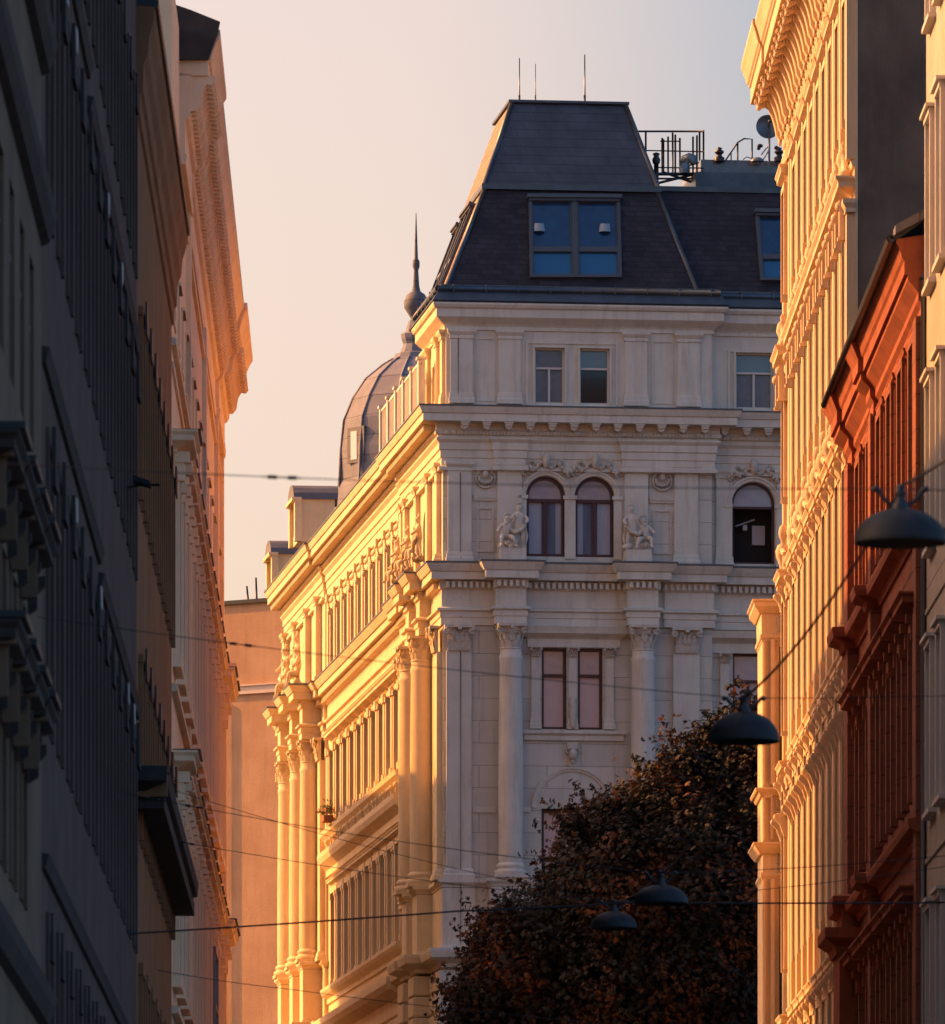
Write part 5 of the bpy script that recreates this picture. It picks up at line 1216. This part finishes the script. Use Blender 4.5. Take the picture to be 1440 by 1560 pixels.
# ================================================================ LAMPS AND CABLES
LM=[(1372,826,775,745,142,62.5),(1133.5,1129,1084,1064,109,81.5),(1007,1376,1348,1330,84,106.0),(935.5,1414,1388,1374,71,124.5)]
labs=['nearest and largest dark dome street lamp, hanging by the red house','dark dome street lamp hanging before the treetop, second nearest','dark dome street lamp hanging over the tree, just above and right of the farthest one','farthest and smallest dark dome street lamp, low before the tree']
def lamp(i):
    px,yr,yt_,ya,wd,Y=LM[i];x=P(px,0,Y).x;r=wd/2*Y/F;z0=zr(yr,Y);z1=zr(yt_,Y);za_=zr(ya,Y)
    T=Thing('street_lamp',WORLD,(x,Y,z0),labs[i],'street lamp','dome lamps on span wires');h=z1-z0
    q=MB();pr=[(r*.985,z0-.012),(r,z0),(r*.99,z0+.02)]+[(r*math.cos(t)*.99,z0+.02+(h-.02)*math.sin(t)) for t in [PI/2*k/9 for k in range(1,9)]]+[(.05,z1)]
    q.lathe(x,Y,pr,32);q.lathe(x,Y,[(r*.98,z0-.012),(r*.9,z0+.06),(r*.6,z0+h*.6),(.04,z0+h*.75)],32);T.part('shade',q,M['lampm'])
    q=MB();q.lathe(x,Y,[(.065,z1-.01),(.07,z1+.03),(.045,z1+.05),(.04,z1+.10),(.055,z1+.12),(.03,za_-.01),(.04,za_+.02),(.01,za_+.04)],14);T.part('stem',q,M['black'])
    for s in (-1,1):
        q=MB();q.tube([(x,Y,z1+.04),(x+s*.07,Y,z1+.03),(x+s*.12,Y,z1+.07),(x+s*.17,Y,za_-.0),(x+s*.19,Y,za_+.0)],.018,6);q.ell((x+s*.19,Y,za_+.0),(.03,.03,.026),8,6);T.part('arm',q,M['black'])
    q=MB();q.ell((x,Y,z0+h*.45),(.07,.07,.08),12,8);T.part('bulb',q,M['bulb'])
    return (x,Y,za_)
TOP=[lamp(i) for i in range(4)]
def cable(pts,r,sag,label,grp='span wires over the street',n=14,clamps=()):
    q=MB();full=[]
    for a,b in zip(pts,pts[1:]):
        a=Vector(a);b=Vector(b)
        for k in range(n+1):
            if full and k==0: continue
            t=k/n;p=a.lerp(b,t);p.z-=sag*4*t*(1-t);full.append(p)
    q.tube(full,r,6)
    for t in clamps:
        i=int(t*(len(full)-1));j=min(i+1,len(full)-1);d=(full[j]-full[i]).normalized()
        q.tube([full[i]-d*.10,full[i]-d*.03],.016,6);q.tube([full[i]+d*.05,full[i]+d*.12],.016,6);q.tube([full[i]-d*.14,full[i]+d*.16],r*1.4,6)
    return single('cable',q,M['wire'],label,'cable',grp)
pw=lambda px,Y,z: (P(px,0,Y).x,Y,z)
def pt(px,py,Y): return tuple(P(px,py,Y))
wl=lambda Y:LF.w(Y,0)[0]; wr_=lambda Y:RF.w(-Y,0)[0]
cable([pt(190,1423,112),pt(700,1388,112),pt(960,1375,112),pt(1440,1375,112)],.013,0.01,'thick black cable crossing low over the street')
cable([pt(1500,655,58),TOP[0][:2]+(TOP[0][2]+.02,)],.012,.03,'slack feed cable rising from the nearest lamp to the right edge')
cable([TOP[0],TOP[1]],.013,.16,'slanting feed cable from the nearest lamp down to the second lamp')
cable([TOP[1],TOP[2]],.015,.35,'curving feed cable from the second lamp to the third across the tree')
cable([TOP[2],TOP[3]],.012,.08,'short feed cable linking the two farthest lamps')
def span(Y,top,pyl,pyr,r,sag,lab,clL=(),pxl=None,pxr=None):
    xl=wl(Y);cable([(xl,Y,zr(pyl,Y)),top],r,sag,lab+', its left half',clamps=clL)
    xr=wr_(Y);cable([top,(xr,Y,zr(pyr,Y))],r,sag,lab+', its right half')
span(62.5,TOP[0],700,735,.0045,.06,'thin span wire holding the nearest lamp',(.36,))
span(81.5,TOP[1],940,1032,.0045,.05,'thin span wire holding the second lamp',(.30,))
span(106,TOP[2],1205,1270,.0055,.10,'thin span wire holding the third lamp',(.13,.20))
span(124.5,TOP[3],1275,1305,.0055,.08,'thin span wire holding the farthest lamp',(.12,))
cable([(wl(126),126,zr(1195,126)),TOP[3]],.005,.12,'second thin wire running down to the farthest lamp')
cable([pt(240,1478,118),pt(440,1507,118),pt(800,1548,118),pt(1440,1610,118)],.0055,.02,'thin lowest wire across the bottom of the side wing')
# ================================================================ TREE
def tree():
    Yt=206.0;cx=P(1105,0,Yt).x;gz=ground(Yt)
    T=Thing('chestnut_tree',WORLD,(cx,Yt,gz),'dark autumn chestnut tree with rust-tipped leaves standing before the palace front','tree')
    blobs=[(1120,1125,.8),(1140,1092,.5),(1085,1150,.8),(1150,1180,1.5),(1045,1175,.75),(1015,1195,.8),(1100,1270,2.1),(975,1230,.85),(1010,1300,1.8),(935,1262,.85),(895,1268,.55),(868,1262,.35),(890,1310,.75),(868,1340,.6),(838,1385,.6),(1180,1250,2.0),(1240,1330,2.2),(920,1345,1.25),(950,1380,2.0),(1060,1400,2.6),(1160,1420,2.6),(880,1400,1.1),(805,1425,.9),(762,1430,.7),(748,1405,.35),(738,1460,.5),(725,1495,.6),(845,1460,1.8),(780,1490,1.3),(760,1450,.7),(900,1480,2.2),(740,1530,1.1),(800,1560,1.8),(1000,1520,2.6),(1120,1560,2.6),(880,1600,2.2),(770,1620,1.5),(1220,1520,2.2),(905,1235,.3),(712,1545,.5)]
    rnd=random.Random(5)
    # limbs
    q=MB();base=Vector((cx,Yt,gz-.3));fork=Vector((cx-.2,Yt,gz+4.5))
    q.tube([base,base+Vector((.05,0,1.5)),base+Vector((-.1,.1,3)),fork],.42,12,r1=.30)
    B=[]
    for (px,py,r) in blobs:
        dy=rnd.uniform(-1.6,1.8);c=Vector(P(px,py,Yt+dy));B.append((c,r));m=fork.lerp(c,.45)+Vector((rnd.uniform(-.3,.3),rnd.uniform(-.3,.3),rnd.uniform(.2,.8)))
        q.tube([fork,m,c.lerp(m,.3),c],.12,6,r1=.025)
        for k in range(5):
            d=Vector((rnd.gauss(0,1),rnd.gauss(0,1),rnd.gauss(0,1)+.4)).normalized();q.tube([m.lerp(c,.6),c+d*r*.5,c+d*r*1.02],.03,4,r1=.008)
    T.part('trunk',q,M['bark'])
    cr=MB();V=[];Fs=[]
    def leaf(p,n,sz):
        t=n.cross(Vector((rnd.uniform(-1,1),rnd.uniform(-1,1),rnd.uniform(-1,1)))).normalized();b=n.cross(t)
        for k in range(5):
            a=(k-2)*.62+rnd.uniform(-.08,.08);d=t*math.cos(a)+b*math.sin(a);s=(b*math.cos(a)-t*math.sin(a))*sz*.17;L=sz*(1-.13*abs(k-2))
            dr=-n*sz*.22
            i=len(V);V.extend([p,p+d*L*.6+s+dr*.4,p+d*L+dr,p+d*L*.6-s+dr*.4]);Fs.append((i,i+1,i+2,i+3))
    for c,r in B:
        nl=int(1800*r**2.1)+150
        for k in range(int(5+4*r)):      # loose outer sprays
            a=rnd.uniform(-.3,PI+.5);d=Vector((-math.cos(a)*.9,rnd.uniform(-.7,.3),math.sin(a))).normalized();L_=rnd.uniform(.25,.75)
            p0=c+d*r*.9;bend=Vector((rnd.gauss(0,.12),rnd.gauss(0,.1),rnd.gauss(0,.12)+.05))
            for j in range(int(16*L_)+5):
                t=rnd.random();leaf(p0+d*(L_*t)+bend*t*t+Vector((rnd.gauss(0,.05),rnd.gauss(0,.05),rnd.gauss(0,.05))),(d+Vector((rnd.gauss(0,.7),rnd.gauss(0,.7),rnd.gauss(0,.7)))).normalized(),rnd.uniform(.08,.15))
        for k in range(nl):
            d=Vector((rnd.gauss(0,1),rnd.gauss(0,1)*.9,rnd.gauss(0,1))).normalized()
            rr_=r*(rnd.random()**.45)*(1+.22*math.sin(5*d.x+3*d.z+c.x)+.15*math.sin(9*d.z+7*d.y))
            p=c+d*rr_
            if rnd.random()<.05: p=c+d*(rr_+rnd.uniform(.05,.5))
            n=(d+Vector((rnd.gauss(0,.6),rnd.gauss(0,.6),rnd.gauss(0,.6)+.5))).normalized();leaf(p,n,rnd.uniform(.07,.15))
    cr.v=[tuple(v) for v in V];cr.f=Fs;cr.sm=[False]*len(Fs)
    T.part('crown',cr,LEAF)
def leafmat():
    m=mat('autumn_leaf',(.055,.04,.016),.6,.3,translucent=.3);N=m.node_tree.nodes;L=m.node_tree.links
    tc=N.new('ShaderNodeTexCoord');b=N['Principled BSDF'];t=[n for n in N if n.type=='BSDF_TRANSLUCENT'][0]
    n1=N.new('ShaderNodeTexNoise');n1.inputs['Scale'].default_value=.55;n1.inputs['Detail'].default_value=3;L.new(tc.outputs['Object'],n1.inputs[0])
    n2=N.new('ShaderNodeTexWhiteNoise');sn=N.new('ShaderNodeVectorMath');sn.operation='SNAP';sn.inputs[1].default_value=(.22,.22,.22);L.new(tc.outputs['Object'],sn.inputs[0]);L.new(sn.outputs[0],n2.inputs[0])
    ad=N.new('ShaderNodeMath');ad.operation='ADD';mu=N.new('ShaderNodeMath');mu.operation='MULTIPLY';mu.inputs[1].default_value=.35;L.new(n2.outputs['Value'],mu.inputs[0]);L.new(n1.outputs['Fac'],ad.inputs[0]);L.new(mu.outputs[0],ad.inputs[1])
    r=N.new('ShaderNodeValToRGB');L.new(ad.outputs[0],r.inputs[0]);e=r.color_ramp.elements
    e[0].position=.42;e[0].color=(.006,.009,.005,1);e[1].position=.92;e[1].color=(.17,.058,.013,1)
    for p,c in ((.58,(.008,.0085,.0045,1)),(.74,(.018,.012,.0055,1))): x=e.new(p);x.color=c
    L.new(r.outputs[0],b.inputs['Base Color']);L.new(r.outputs[0],t.inputs[0]);return m
LEAF=leafmat();tree()
# ================================================================ GROUND
q=MB();V=[];n=14
ys=[-400,0,60,120,180,240,300,500,3000];
for y in ys: V+= [(-1500,y,ground(min(y,500)) if y>0 else ground(0)+y*.0),(1500,y,ground(min(y,500)) if y>0 else ground(0))]
q.add(V,[(2*i,2*i+1,2*i+3,2*i+2) for i in range(len(ys)-1)])
single('ground',q,M['soil'],'dark asphalt ground rising gently up the street',None,kind='structure')
q=MB()
for fx,a,b in ((wl,0,1.6),(wr_,-1.8,0)):
    V=[]
    for y in (10,60,120,190): V+=[(fx(y)+a,y,ground(y)+.12),(fx(y)+b,y,ground(y)+.12),(fx(y)+b,y,ground(y)-.1),(fx(y)+a,y,ground(y)-.1)]
    q.add(V,[(4*i+k,4*i+(k+1)%4,4*i+4+(k+1)%4,4*i+4+k) for i in range(3) for k in range(4)]+[(0,1,2,3),(12,15,14,13)])
single('pavement',q,M['pave'],'granite pavements along both house rows',None,kind='structure')
# ================================================================ LIGHT
EL=math.radians(30.0);TH=math.radians(-20.0)
sdir=Vector((-math.cos(TH)*math.cos(EL),-math.sin(TH)*math.cos(EL),math.sin(EL)))
sl_=bpy.data.lights.new('sun','SUN');so=bpy.data.objects.new('sun',sl_);COL.objects.link(so);sl_.energy=5.0;sl_.angle=math.radians(.6);sl_.color=(1,.395,.08)
so.rotation_euler=sdir.to_track_quat('Z','Y').to_euler()
w=bpy.data.worlds.new('World');S.world=w;w.use_nodes=True;N=w.node_tree.nodes;L=w.node_tree.links
sk=N.new('ShaderNodeTexSky');sk.sky_type='NISHITA';sk.sun_disc=False;sk.sun_elevation=EL;sk.sun_rotation=math.atan2(sdir.x,sdir.y);sk.air_density=1.0;sk.dust_density=4.0;sk.ozone_density=1.0
SKYN=sk
bgd=N['Background'];bgd.inputs['Strength'].default_value=.10
tc=N.new('ShaderNodeTexCoord')
def direc(v,lo,hi):
    d=N.new('ShaderNodeVectorMath');d.operation='DOT_PRODUCT';L.new(tc.outputs['Generated'],d.inputs[0]);d.inputs[1].default_value=Vector(v).normalized()
    r=N.new('ShaderNodeMapRange');r.interpolation_type='SMOOTHSTEP';r.inputs[1].default_value=lo;r.inputs[2].default_value=hi;L.new(d.outputs['Value'],r.inputs[0]);return r.outputs[0]
def mx(f,a,b):
    x=N.new('ShaderNodeMix');x.data_type='RGBA';L.new(f,x.inputs[0])
    for i,v in ((6,a),(7,b)):
        if isinstance(v,tuple): x.inputs[i].default_value=v+(1,)
        else: L.new(v,x.inputs[i])
    return x.outputs[2]
# hazy bright horizon ahead of the street, warmer towards the sun side, lavender blue behind the viewer
g=mx(direc((0,1,.12),.2,.97),(.82,1.10,1.38),(.92,.82,.80))
g=mx(direc((-1,.035,0),-.02,.045),g,(1.64,1.12,.88))
tint=N.new('ShaderNodeMix');tint.data_type='RGBA';tint.blend_type='MULTIPLY';tint.inputs[0].default_value=1.0
L.new(sk.outputs[0],tint.inputs[6]);L.new(g,tint.inputs[7]);L.new(tint.outputs[2],bgd.inputs[0])
S.view_settings.view_transform='Standard';S.view_settings.look='None';S.view_settings.gamma=1;S.view_settings.exposure=.92
S.cycles.max_bounces=8;S.cycles.diffuse_bounces=4
